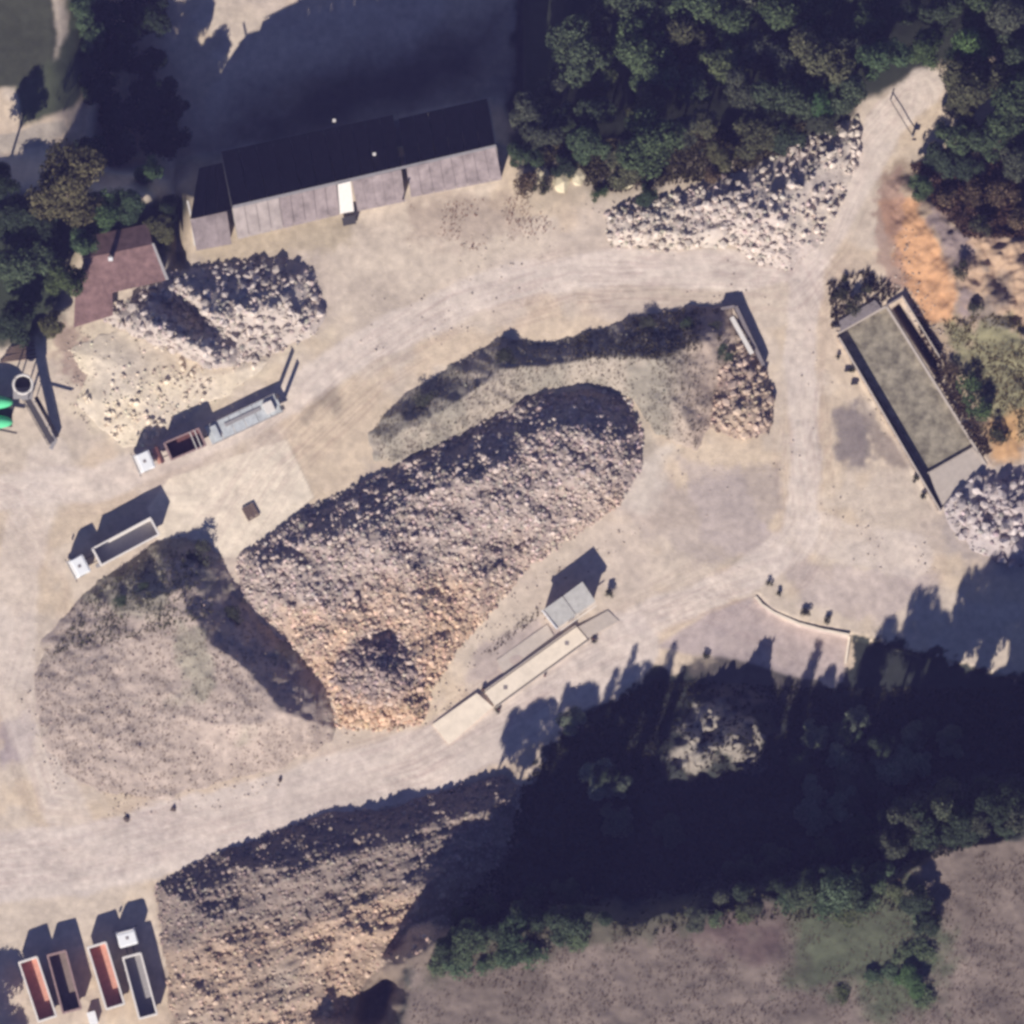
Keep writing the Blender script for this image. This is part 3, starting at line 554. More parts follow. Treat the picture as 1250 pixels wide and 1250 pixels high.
fill = [(700, 60), (770, 60), (725, 140), (690, 140), (755, 180), (800, 90), (825, 40), (850, 110), (860, 150), (910, 120), (925, 60), (950, 20), (970, 80), (925, 160), (960, 120), (1000, 20), (1040, 110), (1010, 150), (1060, 20), (1110, 20), (1150, 10), (1200, 0), (850, 0), (780, 10), (730, 20), (800, 180), (1240, 70), (1210, 90), (900, 30), (1000, 75), (1245, 130), (765, 205), (1250, 190), (1290, 60), (1290, 160), (1178, 128), (1195, 110), (1180, 165), (1162, 172), (1225, 125), (1060, -20), (940, -20), (1180, -30)]
for px, py in fill: tree(px+random.uniform(-8, 8), py+random.uniform(-8, 8), random.choice([2.2, 2.8, 3.3, 3.8, 4.3]), 'b', random.choice([(.85, .95, .85), GY, (1.3, 1.15, 1.0), (1.1, 1.3, 1.0)]), 'dull tree in the shaded wood '+('east of the lane end' if px > 1120 and py > 60 else 'along the top edge' if py < 45 else 'beyond the east end of the long shed' if px < 740 else 'between the olive crowns and the white rubble' if px < 900 else 'above the white rubble beside the lane'), 'shaded trees of the north wood')
# south-east quarry edge
RIM = 'trees on the quarry rim'
for px, py, r, k, tn, lb, h in (
        (572, 1152, 3.0, 'b', G_, 'grey-green tree at the west tip of the plateau edge', 7), (628, 1150, 3.2, 'b', (.9, 1.15, 1), 'green tree second from the west tip of the plateau edge', 8), (692, 1128, 2.9, 'b', (.95, 1.1, 1.05), 'green tree leaning over the quarry edge left of the bare heath', 9),
        (540, 1158, 2.0, 'b', DG, 'small dark tree at the west corner of the plateau', 7), (600, 1138, 1.3, 's', DG, 'slender dark tree between the two green trees at the west tip', 9), (655, 1128, 1.4, 's', DG, 'slender dark tree behind the second green tree of the rim', 11), (672, 1120, 1.1, 's', DG, 'thin dark spire of a tree left of the leaning green tree', 12), (720, 1118, 1.4, 's', GY, 'thin pointed tree right of the leaning green tree', 11),
        (738, 1122, 1.1, 's', DG, 'shorter thin pointed tree above the bare heath', 9), (985, 1086, 2.6, 'b', (1.1, 1.2, 1.1), 'grey-green tree left in the pair on the plateau edge', 11), (1026, 1082, 3.0, 'b', (1.0, 1.2, 1.1), 'grey-green tree right in the pair on the plateau edge', 13),
        (1070, 1070, 2.2, 'b', (.9, 1.1, 1), 'small green tree beside the pale notch in the plateau edge', 10), (1005, 1062, 1.3, 's', DG, 'slender dark tree between the grey-green pair', 13), (1048, 1058, 1.4, 's', DG, 'slender dark tree right behind the grey-green pair', 13.5), (1120, 1100, 2.2, 'b', DG, 'dark tree on the heath right of the pale notch', 4), (1132, 1130, 1.9, 'b', DG, 'lower dark tree on the heath right of the pale notch', 3.5), (1112, 1198, 2.1, 'b', (.9, 1.3, .8), 'lone round green bush tree on the heath at lower right', 2.2),
        (1110, 1000, 2.6, 'b', GY, 'grey-green tree on the quarry face left of the tall one', 13), (1152, 985, 3.2, 'b', (1.2, 1.2, 1.15), 'tall grey-green tree on the quarry face at right', 15), (1195, 1000, 2.4, 'b', GY, 'grey-green tree on the face right of the tall one', 12), (1245, 995, 2.6, 'b', GY, 'grey-green tree on the face cut by the right edge', 13), (1135, 1020, 1.5, 's', DG, 'slender dark tree below the tall grey-green one', 13),
        (850, 1122, 1.7, 'b', GY, 'small grey-green tree at the middle of the heath edge', 3), (925, 1106, 1.5, 'b', GY, 'small grey-green tree on the heath edge below the pit', 6), (880, 1095, 1.4, 's', GY, 'slender pale tree above the dark quarry pit', 9), (905, 1088, 1.5, 's', DG, 'slender dark tree on the rim above the pit', 10), (950, 1080, 1.8, 'b', DG, 'dark tree left of the grey-green pair', 10), (1048, 1088, 2.4, 'b', DG, 'dark tree right of the grey-green pair on the plateau edge', 11), (1095, 1035, 2.6, 'b', GY, 'dull tree at the corner of the rim beside the pale notch', 13), (1175, 1010, 2.6, 'b', DG, 'dark tree between the tall grey-green tree and the heath', 12), (1222, 985, 2.4, 'b', DG, 'dark tree second from the right edge on the quarry face', 13), (1220, 1000, 1.3, 's', DG, 'slender dark tree near the right edge on the quarry face', 13), (1132, 1008, 3.0, 'b', DG, 'dark tree hard against the left side of the tall grey-green tree', 14), (1172, 998, 3.0, 'b', DG, 'dark tree hard against the right side of the tall grey-green tree', 15), (1205, 978, 3.0, 'b', DG, 'dark tree on the outer side of the quarry face near the right edge', 14.5), (1238, 975, 3.0, 'b', DG, 'outermost dark tree at the right edge of the quarry face', 14.5), (1290, 1000, 2.5, 'b', DG, 'dark tree beyond the right edge on the quarry face', 13), (1330, 1000, 2.5, 'b', DG, 'farther dark tree beyond the right edge', 13)):
    tree(px, py, r, k, tn, lb, RIM, h=h)
for px, py in ((600, 1110), (650, 1095), (690, 1090), (905, 1060), (945, 1050), (1010, 1040), (1060, 1030), (1180, 1015), (1235, 1010), (640, 1120), (560, 1120), (1380, 960), (1270, 960)):
    tree(px, py, random.uniform(1.6, 2.4), random.choice('bsb'), DG, 'dark tree rooted on the shaded face of the quarry below the rim', 'trees on the quarry face', h=random.uniform(7, 9))
for i in range(34):
    px = random.uniform(690, 1240); py = random.uniform(870, 1030)
    if 780 < px < 965 and py < 1000: px += 195
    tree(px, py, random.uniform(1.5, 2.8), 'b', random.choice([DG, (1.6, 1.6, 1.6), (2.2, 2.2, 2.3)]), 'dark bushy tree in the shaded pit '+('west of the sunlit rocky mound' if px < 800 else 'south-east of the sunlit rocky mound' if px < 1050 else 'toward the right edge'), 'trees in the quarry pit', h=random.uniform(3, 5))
for i, (px, py, r) in enumerate(((1000, 1105, 2.2), (1035, 1100, 2.6), (1065, 1095, 2.0), (1092, 1085, 1.4), (1128, 1160, 1.8), (1100, 1165, 1.2), (1120, 1120, 1.6), (1090, 1190, 1.3), (968, 1098, 1.8), (640, 1165, 2.2), (610, 1172, 1.6), (560, 1172, 2.0), (585, 1180, 1.4), (700, 1150, 1.5), (535, 1178, 1.3), (1060, 1190, 1.5), (1030, 1215, 1.2), (1125, 1215, 1.5), (870, 1128, 1.3), (905, 1118, 1.2))):
    tree(px, py, r*1.25, 'h', random.choice([(1.2, 1.35, 1.1), (1.0, 1.25, 1.05), (1.3, 1.3, 1.0)]), 'grey-green scrub bush on the heath '+('by the pale notch at right' if px > 950 else 'at the middle of its edge' if px > 800 else 'behind the trees at its west tip'), 'scrub on the heath', h=r*.7)
# off to the south-west, trees whose shade reaches the parked trailers
for px, py in ((-30, 1290), (-15, 1370), (-60, 1330)): tree(px, py, 3.4, 'b', DG, 'tree beyond the lower left corner that shades the parking', 'trees beyond the lower left corner', h=10)
# shrubs
for px, py, r, lb in ((939, 713, .5, 'leftmost dark shrub on the pale berm'), (950, 723, .55, 'second dark shrub on the pale berm'), (984, 747, .8, 'largest dark shrub on the pale berm'), (1011, 757, .65, 'rightmost dark shrub on the pale berm'),
                      (742, 722, .9, 'shrub at the east end of the weighbridge hut'), (861, 801, .6, 'small dark shrub at the shaded edge of the low road'), (725, 781, .5, 'small bush at the east end of the weighbridge'), (706, 612, .0, ''), (589, 841, .55, 'dark weed clump at the north corner of the ramp slab'), (608, 867, .6, 'weed clump at the south corner of the weighbridge'),
                      (1180, 475, 2.2, 'green bush on the east slope right of the mossy tank'), (1205, 500, 2.4, 'larger green bush below it on the east slope'), (1215, 530, 1.7, 'bush at the foot of the east slope above the rubble'), (1160, 455, 1.4, 'brown scrub bush beside the tank trench'),
                      (1150, 245, 2.0, 'dull purple bush on the slope below the dark trees'), (1185, 235, 2.2, 'purple-brown thicket on the upper east slope'), (1225, 240, 2.4, 'purple-brown thicket right of its twin on the upper east slope'), (1240, 275, 2.0, 'lower purple-brown thicket at the right edge'), (1200, 275, 1.8, 'low thicket over the yellow soil'), (1175, 330, 1.4, 'grey bush right of the orange soil'), (1185, 375, 1.5, 'grey bush between orange soil and mossy tank'),
                      (1030, 360, 1.0, 'dark shrub at the north end of the tank'), (1045, 372, 1.5, 'largest dark shrub by the north corner of the tank'), (1062, 352, 1.0, 'dark shrub nearest the orange soil'), (1032, 340, .6, 'small dark shrub furthest north of the tank'), (1020, 360, .7, 'small dark shrub beside the lane north of the tank'),
                      (1023, 434, .5, 'small shrub on the yard west of the tank'), (1040, 452, .6, 'small shrub touching the west wall of the tank'), (1117, 584, .6, 'shrub at the lower end of the tank wall'), (1126, 607, .7, 'last shrub at the foot of the tank wall'),
                      (640, 222, 2.0, 'dark red-brown bush right of the long shed'), (660, 225, 1.6, 'low bush beside the pale outcrop'), (870, 220, 1.6, 'red-brown bush above the white rubble'), (735, 235, 1.0, 'green shrub at the foot of the bank'), (725, 240, .8, 'tiny green shrub left of the white rubble')):
    if r <= 0: continue
    tn = (1.5, .95, .9) if 'red' in lb or 'purple' in lb or 'brown' in lb else ((1.3, 1.1, 1.1) if 'grey' in lb else ((.9, 1.15, .7) if 'green' in lb else (.8, .7, .65)))
    tree(px, py, r, 'h', tn, lb, 'shrubs about the yard')
for px, py, r, lb, zf in ((612, 432, 2.0, 'dark scrub bush on the west crest of the grassy bank', F_n), (520, 492, 2.0, 'low dark bush near the west end of the grassy bank', F_n), (790, 400, 1.5, 'dark bush at the middle of the weedy crest', F_n), (835, 395, 1.6, 'dark green bush near the retaining wall end of the crest', F_n), (872, 398, 1.2, 'dark bush next to the retaining wall', F_n), (880, 432, 1.6, 'green bush behind the retaining wall', F_n),
                         (175, 715, 1.6, 'green bush on the north slope of the west mound', F_west), (150, 735, 1.3, 'low green bush on the west mound left of its neighbour', F_west), (245, 680, 2.2, 'dark scrub on the north tip of the west mound', F_west), (280, 745, 2.0, 'dark scrub on the east shoulder of the west mound', F_west)):
    tree(px, py, r, 'h', (.75, .85, .75) if 'green' in lb else (.75, .68, .75), lb, 'scrub on the mounds', zf=zf, h=r*.35)

# ---------------------------------------------------------------- buildings
t = thing('long_shed', 'long grey roofed quarry building standing on the terrace edge at top', 'building', W3(430, 230, 0))
def P(x, y, z): b = t.location; w = W(x, y); return (w[0]-b[0], w[1]-b[1], z-b[2])
def roof_run(r0, r1, e0, e1, zr, ze, m, th=.08, n=4, name='roof_sheet'):
    for i in range(n):
        a, b = i/n, (i+1)/n-.004; L = lambda p, q, s: (p[0]+(q[0]-p[0])*s, p[1]+(q[1]-p[1])*s); dz = (i % 2)*.03
        p = [L(r0, r1, a), L(r0, r1, b), L(e0, e1, b), L(e0, e1, a)]
        slab(name, [P(*p[0], zr+dz), P(*p[1], zr+dz), P(*p[2], ze+dz), P(*p[3], ze+dz)], th, M['fc2'] if m is FC and zr > 4 and n == 9 and i < 4 else m, t)
FC = M['fibre_cement']; M['shade_roof'] = mat('shade_darkened_roof', (.035, .03, .032), .95, .3, 1.2, .01); DR = M['shade_roof']  # north slopes' roof colour, darkened to deepen their shade
roof_run((232, 268), (277, 258), (240, 306), (283, 298), 2.6, 2.0, FC, n=3)
roof_run((284, 253), (411, 225), (291, 292), (415, 262), 4.2, 2.5, FC, n=9)
roof_run((429, 221), (490, 207), (437, 258), (495, 246), 4.2, 2.5, FC, n=5)
roof_run((496, 205), (605, 179), (502, 241), (613, 219), 4.5, 2.7, FC, n=8)
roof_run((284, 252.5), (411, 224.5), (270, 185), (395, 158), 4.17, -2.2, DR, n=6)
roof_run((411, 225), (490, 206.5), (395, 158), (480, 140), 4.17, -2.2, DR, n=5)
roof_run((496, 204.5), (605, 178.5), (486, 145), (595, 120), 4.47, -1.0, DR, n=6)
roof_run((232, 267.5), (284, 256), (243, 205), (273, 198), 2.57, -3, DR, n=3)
slab('white_roof_sheet', [P(412, 225, 4.5), P(428, 221, 4.5), P(432, 258, 2.9), P(415, 261, 2.9)], .1, M['greywhite'], t)
slab('chute_opening', [P(417, 266, 1.2), P(433, 262, 1.2), P(435, 273, 1.0), P(419, 276, 1.0)], .9, M['darksteel'], t)
cap = slab('ridge_cap', [P(284, 251, 4.26), P(605, 176.5, 4.58), P(606, 179.5, 4.58), P(285, 254.5, 4.26)], .06, M['greysteel'], t)
for q4, z1, nm_ in (([(286, 256), (413, 228), (418, 258), (293, 288)], 2.35, 'wall'), ([(431, 224), (488, 211), (493, 243), (438, 255)], 2.35, 'wall'), ([(499, 208), (603, 183), (610, 216), (503, 238)], 2.5, 'wall'), ([(234, 272), (275, 262), (280, 296), (241, 303)], 1.8, 'wall'),
                   ([(276, 190), (592, 124), (603, 182), (288, 254)], -2.4, 'wall'), ([(246, 210), (276, 203), (284, 262), (236, 270)], -3.3, 'wall')):
    slab(nm_, [P(*q, z1) for q in q4], z1+16, M['render'], t)
# end gables fill the roof space
for (a, b, c), zr, ze, zn in ((((606, 179), (612, 217), (597, 124)), 4.4, 2.6, -1.1), (((286, 254), (292, 290), (272, 188)), 4.1, 2.4, -2.3)):
    me = bpy.data.meshes.new('gable'); vs = [P(*a, zr), P(*b, ze), P(*b, -3), P(*c, -3), P(*c, zn)]; vs2 = [(v[0]-.25, v[1], v[2]) for v in vs]
    me.from_pydata(vs+vs2, [], [(0, 1, 2, 3, 4), (9, 8, 7, 6, 5)]+[(i, 5+i, 5+(i+1) % 5, (i+1) % 5) for i in range(5)]); me.materials.append(M['render']); link('gable', me, t)
for x, y, z in ((408, 147, 1.2), (457, 188, 3.4)): box('roof_vent', (.4, .4, 2.0), P(x, y, z), M['greywhite'], t)
for i in range(9): box('window', (1.0, .12, 1.2), P(300+32*i+1, 189.6-7*i-1.6, -8), M['glass'], t, (0, 0, .22))
tube('downpipe', [P(229, 245, 1.8), P(233, 262, 1.8), P(238, 300, 1.6)], .12, M['greywhite'], t)
o = tube('utility_pole', [W3(492, 243, 0), W3(492, 243, 5.8)], .11, M['wood'], None); tag(o, 'wooden pole at the gap between the two east roofs of the long shed', 'pole')

t = thing('red_roof_house', 'old building with reddish brown tiled roof half buried by boulders at upper left', 'house', W3(140, 345, 0))
bz = 0
slab('roof', [P(100, 316, 3.3), P(186, 298, 3.3), P(203, 342, 2.1), P(118, 362, 2.1)], .16, M['old_tile'], t)
slab('roof', [P(93, 330, 3.0), P(117.5, 325, 3.0), P(137, 358, 2.0), P(138, 385, 1.5), P(90, 400, 1.4)], .16, M['old_tile'], t)
slab('roof', [P(99, 290, 2.0), P(181, 273, 2.0), P(186, 297.5, 3.3), P(100, 315.5, 3.3)][::-1], .16, M['old_tile'], t)
slab('wall', [P(104, 320, 1.95), P(183, 303, 1.95), P(198, 338, 1.95), P(122, 357, 1.95)], 3, M['render'], t)
slab('wall', [P(97, 334, 1.3), P(120, 330, 1.3), P(132, 380, 1.3), P(95, 394, 1.3)], 2.5, M['render'], t)
box('chimney', (.55, .5, 1.6), P(135, 316, 3.7), M['white'], t)
box('chimney_pot', (.3, .3, .4), P(135, 313, 4.7), M['concrete_dark'], t)
slab('verge_board', [P(185, 297, 3.36), P(188, 297, 3.36), P(206, 341, 2.16), P(202.5, 342, 2.16)], .1, M['greysteel'], t)

# settling tank
t = thing('settling_tank', 'long rectangular sunken concrete tank with mossy green surface beside the yard', 'tank', W3(1105, 480, 0))
def wall(name, a, b, th, z0, z1, m, par, z1b=None):
    ax, ay = a; bx, by = b; l = math.hypot(bx-ax, by-ay); nx, ny = -(by-ay)/l*th/S/2, (bx-ax)/l*th/S/2; zb = z1 if z1b is None else z1b
    return slab(name, [P(ax+nx, ay+ny, z1), P(bx+nx, by+ny, zb), P(bx-nx, by-ny, zb), P(ax-nx, ay-ny, z1)], z1-z0, m, par)
slab('mossy_surface', [P(1023, 409, -.75), P(1083, 375, -.75), P(1188, 546, -.75), P(1133, 578, -.75)], .4, M['moss'], t)
slab('end_slab', [P(1134, 578, -.35), P(1188, 547, -.35), P(1203, 568, .02), P(1149, 618, .02)], .5, M['concrete'], t)
wall('west_wall', (1024, 412), (1148, 624), .22, -2, .45, M['concrete'], t)
wall('east_wall', (1082, 374), (1204, 568), .30, -2, .12, M['concrete'], t)
wall('end_wall', (1023, 407), (1081, 374.5), .25, -2, .12, M['concrete'], t)
wall('divider', (1132, 578), (1188, 546), .12, -2, -.3, M['concrete'], t)
wall('trench_wall', (1082, 373), (1101, 362), .2, -1, .5, M['concrete_dark'], t)
wall('trench_wall', (1101, 361), (1147, 436), .16, -1, .9, M['concrete'], t)
for x, y in ((1028, 398), (1041, 452), (1049, 468)): box('bracket', (.9, .35, .3), P(x-6, y, .2), M['darksteel'], t, (0, 0, .1))
slab('loading_sill', [P(1024, 392, .35), P(1068, 366, .35), P(1076, 376, .35), P(1026, 405, .35)], .5, M['concrete_dark'], t)

# retaining wall on the grassy bank
t = thing('retaining_wall', 'short dark retaining wall holding the east end of the grassy bank', 'wall', W3(915, 410, 0))
wall('wall', (898, 374), (932, 446), .45, -.5, 1.35, M['concrete_dark'], t, 1.0)
wall('wing_wall', (897, 374), (880, 377), .35, -.5, 1.3, M['concrete_dark'], t)
wall('coping', (893, 387), (918, 432), .55, .9, 1.6, M['greywhite'], t)

# berm kerb by the low road
tube_pts = [(922, 728), (930, 738), (945, 748), (975, 761), (1005, 769), (1037, 775)]
t = thing('kerb_wall', 'pale curved kerb wall along the berm above the low road', 'wall', W3(980, 760, 0))
for a, b in zip(tube_pts, tube_pts[1:]): wall('kerb_length', a, b, .3, -1.6, .22, M['concrete_pale'], t)
wall('end_wall', (1037, 777), (1032, 810), .25, -2, -.6, M['concrete_pale'], t, -.9)

# weighbridge
t = thing('weighbridge', 'pale concrete weighbridge deck with ramp slabs beside the haul road', 'weighbridge', W3(650, 815, Z(650, 815)))
zb = Z(650, 815)
slab('deck', [P(592, 845, zb+.42), P(704, 765, zb+.42), P(717, 780, zb+.42), P(604, 862, zb+.42)], .5, M['concrete_pale'], t)
slab('ramp', [P(528, 884, zb+.08), P(582, 846, zb+.34), P(602, 863, zb+.34), P(548, 909, zb+.08)], .5, M['concrete_pale'], t)
slab('ramp', [P(706, 765, zb+.36), P(742, 745, zb+.1), P(756, 758, zb+.1), P(718, 779, zb+.36)], .5, M['concrete'], t)
slab('apron', [P(606, 806, zb+.12), P(668, 762, zb+.12), P(676, 776, zb+.12), P(614, 822, zb+.12)], .4, M['concrete'], t)
wall('edge_kerb', (591, 843.5), (703, 763.5), .15, zb-.3, zb+.52, M['concrete'], t)
wall('edge_kerb', (605, 864), (718, 782), .15, zb-.3, zb+.52, M['concrete'], t)
for x, y in ((692, 785), (617, 839)): box('manhole_cover', (.5, .5, .03), P(x, y, zb+.44), M['concrete_dark'], t)
for x, y in ((724, 780), (609, 866), (590, 842), (665, 825)): box('guard_post', (.25, .25, .7), P(x, y, zb+.3), M['browns'], t)
t = thing('weighbridge_hut', 'grey flat roofed hut beside the weighbridge with long dark shadow', 'hut', W3(694, 739, Z(694, 739)))
zb = Z(694, 739)
cs_ = [(662, 745), (711, 710), (727, 734), (680, 767)]
slab('wall', [P(664, 745.5, zb+3.0), P(710.5, 712.5, zb+3.0), P(724.5, 733, zb+3.0), P(679.5, 764.5, zb+3.0)], 3.3, M['greywhite'], t)
slab('roof_panel', [P(663, 744.5, zb+3.16), P(686.5, 728, zb+3.16), P(703, 751, zb+3.12), P(680, 767, zb+3.12)], .14, M['roof_felt'], t)
slab('roof_panel', [P(687.5, 727.3, zb+3.2), P(711, 710, zb+3.2), P(727, 734, zb+3.14), P(704, 750.3, zb+3.14)], .14, M['roof_felt'], t)
wall('fascia', (661.5, 745), (680, 768), .16, zb+2.8, zb+3.3, M['white'], t)
wall('fascia', (681, 768), (727, 735.5), .08, zb+2.8, zb+3.2, M['greywhite'], t)
wall('awning', (684, 770), (728, 739), .12, zb+2.2, zb+2.3, M['greywhite'], t)
box('door', (.9, .06, 2.0), P(697, 757.5, zb+1.0), M['browns'], t, (0, 0, .6)); box('window', (1.2, .06, .9), P(712, 747, zb+1.6), M['glass'], t, (0, 0, .6))

# barrier pole across the lane
t = thing('barrier_gate', 'thin dark barrier pole across the top end of the lane', 'barrier', W3(1100, 142, Z(1100, 142)))
zb = Z(1100, 142)
tube('pole', [P(1087, 122, zb+.7), P(1114, 166, zb+.7)], .06, M['darksteel'], t)
box('post', (.25, .25, 1.2), P(1114, 166, zb+.6), M['greysteel'], t); box('post', (.15, .15, 1.1), P(1087, 122, zb+.5), M['greysteel'], t); box('counterweight', (.5, .3, .4), P(1116, 170, zb+1.1), M['darksteel'], t)
# pallet on the yard slab
t = thing('pallet', 'brown wooden pallet lying on the pale concrete slab', 'pallet', W3(306, 625, Z(306, 625)), .5)
for i in range(7): box('board', (1.6, .20, .04), (0, -.78+.26*i, .3), M['wood'], t, bev=0)
for y in (-.7, 0, .7): box('runner', (.14, 1.7, .26), (y, 0, .14), M['wood'], t, bev=0)

# ---------------------------------------------------------------- vehicles
def wheel(t, x, y, r=.5, w=.32):
    wh = cyl('wheel', r, w, (x, y, r), M['rubber'], t, (math.pi/2, 0, 0)); cyl('rim', r*.55, w+.04, (0, 0, 0), M['greysteel'], wh, seg=14)
def tub(t, x0, x1, w, z0, z1, outer, inner, floor, rim=.15, bars=(), load=None):
    rim = .24
    L = x1-x0; cx = (x0+x1)/2; th = .07
    slab('floor', [(x0, -w/2, z0), (x1, -w/2, z0), (x1, w/2, z0), (x0, w/2, z0)], .12, floor, t)
    for s in (-1, 1):
        box('side_panel', (L, th, z1-z0), (cx, s*(w/2-th/2), (z0+z1)/2), inner, t, bev=0)
        box('top_rail', (L+.1, rim, .12), (cx, s*(w/2-rim/2+.03), z1+.055), outer, t)
        for i in range(7): box('rib', (.1, .09, z1-z0-.1), (x0+.4+i*(L-.8)/6, s*(w/2+.045), (z0+z1)/2), outer, t, bev=0)
    box('headboard', (th, w-.16, z1-z0+.12), (x1-.05, 0, (z0+z1)/2), inner, t, bev=0); box('front_rail', (rim+.06, w-.2, .13), (x1-.06, 0, z1+.12), outer, t)
    box('tailgate', (th, w-.16, z1-z0), (x0+.05, 0, (z0+z1)/2), outer, t, bev=0); box('rear_rail', (rim+.04, w-.2, .12), (x0+.04, 0, z1+.07), outer, t)
    for b in bars: box('cross_bar', (.12, w-.1, .08), (b, 0, z1+.16), M['greywhite'], t)
def cab(t, x, w=2.45, l=2.1, z0=.75, z1=3.0, m=None):
    m = m or M['white']
    bm = bmesh.new(); prof = [(-l/2, z0), (l/2, z0), (l/2, z0+1.0), (l/2-.14, z1-.25), (l/2-.42, z1), (-l/2+.1, z1), (-l/2, z1-.15)]
    vs = [[bm.verts.new((x+a, s*w/2*(1 if b < z1-.3 else .93), b)) for a, b in prof] for s in (-1, 1)]
    bm.faces.new(vs[0]); bm.faces.new(vs[1][::-1]); n = len(prof)
    for i in range(n): bm.faces.new([vs[0][i], vs[1][i], vs[1][(i+1) % n], vs[0][(i+1) % n]][::-1])
    bmesh.ops.recalc_face_normals(bm, faces=bm.faces[:]); bmesh.ops.bevel(bm, geom=bm.edges[:], offset=.1, segments=2, affect='EDGES')
    me = bpy.data.meshes.new('cab'); bm.to_mesh(me); bm.free(); me.materials.append(m); c = link('cab', me, t)
    box('windscreen', (.05, w*.84, .8), (x+l/2-.04, 0, z0+1.4), M['glass'], c, (0, -.12, 0)); box('roof_hatch', (.36, .36, .05), (x-.05, 0, z1+.03), M['concrete_dark'], c)
    for s in (-1, 1): box('side_window', (.8, .04, .6), (x+.1, s*(w/2-.01), z0+1.4), M['glass'], c); box('mirror', (.12, .28, .5), (x+l/2+.05, s*(w/2+.2), z0+1.4), M['darksteel'], t)
    box('sun_visor', (.18, w*.8, .06), (x+l/2-.3, 0, z1-.1), M['greywhite'], c); box('bumper', (.25, w, .4), (x+l/2, 0, z0-.1), M['greysteel'], t)
    wheel(t, x+.1, w/2-.2); wheel(t, x+.1, -w/2+.2)
def place(f, r, name, label, cat, group=None):     # f = front end, r = rear end on the plan
    a, b = Vector(W(*f)), Vector(W(*r)); c = (a+b)/2; dz = a-b
    return thing(name, label, cat, (c.x, c.y, Z((f[0]+r[0])/2, (f[1]+r[1])/2)), math.atan2(dz.y, dz.x), group), dz.length
def chassis(t, x0, x1, wx, w=2.4, z=.95):
    for s in (-1, 1): box('chassis_rail', (x1-x0, .12, .28), ((x0+x1)/2, s*.42, z), M['darksteel'], t, bev=0)
    for x in wx: wheel(t, x, w/2-.2); wheel(t, x, -w/2+.2)
# four open trailers at lower left, tail to the south
PG = 'tipper trailers parked in a row at lower left'
for f, r, lb, out, inn, fl in (((34, 1171), (58, 1244), 'cream rimmed open tipper trailer with red inside, leftmost of the parked row', 'greywhite', 'redp', 'redp'), ((69, 1163), (88, 1234), 'brown open tipper trailer, second in the parked row', 'browns', 'browns', 'dirt'),
                               ((118, 1153), (141, 1229), 'white rimmed open tipper trailer with orange red inside, third in the parked row', 'greywhite', 'redp', 'redp')):
    t, L = place(f, r, 'tipper_trailer', lb, 'trailer', PG); h = L/2
    if 'brown' in lb: out = 'dustbrown'
    M.setdefault('dustbrown', mat('dusty_brown_paint', (.30, .20, .19), .7, .2, 3))
    tub(t, -h, h, 2.45, 1.15, 2.75, M[out], M[inn], M[fl]); chassis(t, -h+.2, h-.2, (-h+1.2, -h+2.4)); box('landing_leg', (.15, 1.6, 1.0), (h-1.5, 0, .5), M['darksteel'], t)
t, L = place((152, 1133), (181, 1241), 'tipper_truck', 'white cab tipper truck with grey open body, rightmost of the parked row', 'truck'); h = L/2
tub(t, -h, h-3.4, 2.4, 1.15, 2.75, M['greywhite'], M['greysteel'], M['greysteel']); chassis(t, -h+.2, h-.5, (-h+1.2, -h+2.5)); cab(t, h-1.2)
t.rotation_euler.z += 0.0
# the truck with the open trailer
t, L = place((86, 697), (189, 642), 'tipper_lorry', 'white cab lorry with long open grey tipping body facing lower left', 'truck'); h = L/2
tub(t, -h, h-3.6, 2.45, 1.15, 2.9, M['greywhite'], M['greysteel'], M['greywhite']); chassis(t, -h+.2, h-.5, (-h+1.0, -h+2.2, -h+3.4)); cab(t, h-1.2); box('fuel_tank', (1.2, .5, .5), (h-3.6, 1.0, .8), M['greysteel'], t)
# rigid tipper and low loader
t, L = place((165, 568), (247, 533), 'brown_tipper_truck', 'white cab truck with short brown open body in front of the low loader', 'truck'); h = L/2
tub(t, -h, h-4.3, 2.4, 1.2, 2.5, M['dustbrown'], M['browns'], M['browns'], bars=(-h+.6, -h+1.2)); chassis(t, -h+.2, h-.5, (-h+1.0, -h+2.2)); cab(t, h-1.2)
box('crane_base', (.9, 2.0, .9), (h-3.1, 0, 1.5), M['redp'], t); box('crane_arm', (.35, 2.2, .35), (h-3.2, 0, 2.1), M['browns'], t)
t, L = place((254, 532), (341, 491), 'low_loader_trailer', 'pale blue flatbed trailer with two raised ramps at its rear', 'trailer'); h = L/2
for i in range(6): box('deck_plate', (L/6-.05, 2.3, .1), (-h+L/12+i*L/6, 0, 1.0+.02*(i % 2)), M['bluep'], t)
for s in (-1, 1): box('side_rail', (L, .12, .22), (0, s*1.22, .98), M['greysteel'], t); box('ramp', (.14, .6, 3.2), (-h-.05, s*.75, 2.6), M['darksteel'], t, (0, -.12, 0))
box('winch_box', (1.2, 1.4, .5), (-h+1.4, 0, 1.3), M['greywhite'], t); box('toolbox', (.8, 1.8, .4), (h-1, 0, 1.25), M['bluep'], t); box('deck_beam', (L*.5, .5, .14), (0, -.3, 1.12), M['greysteel'], t)
box('drawbar', (1.4, .2, .2), (h+.5, 0, .8), M['darksteel'], t)
for x in (-h+1.4, -h+2.5, -h+3.6): wheel(t, x, .95, .4); wheel(t, x, -.95, .4)
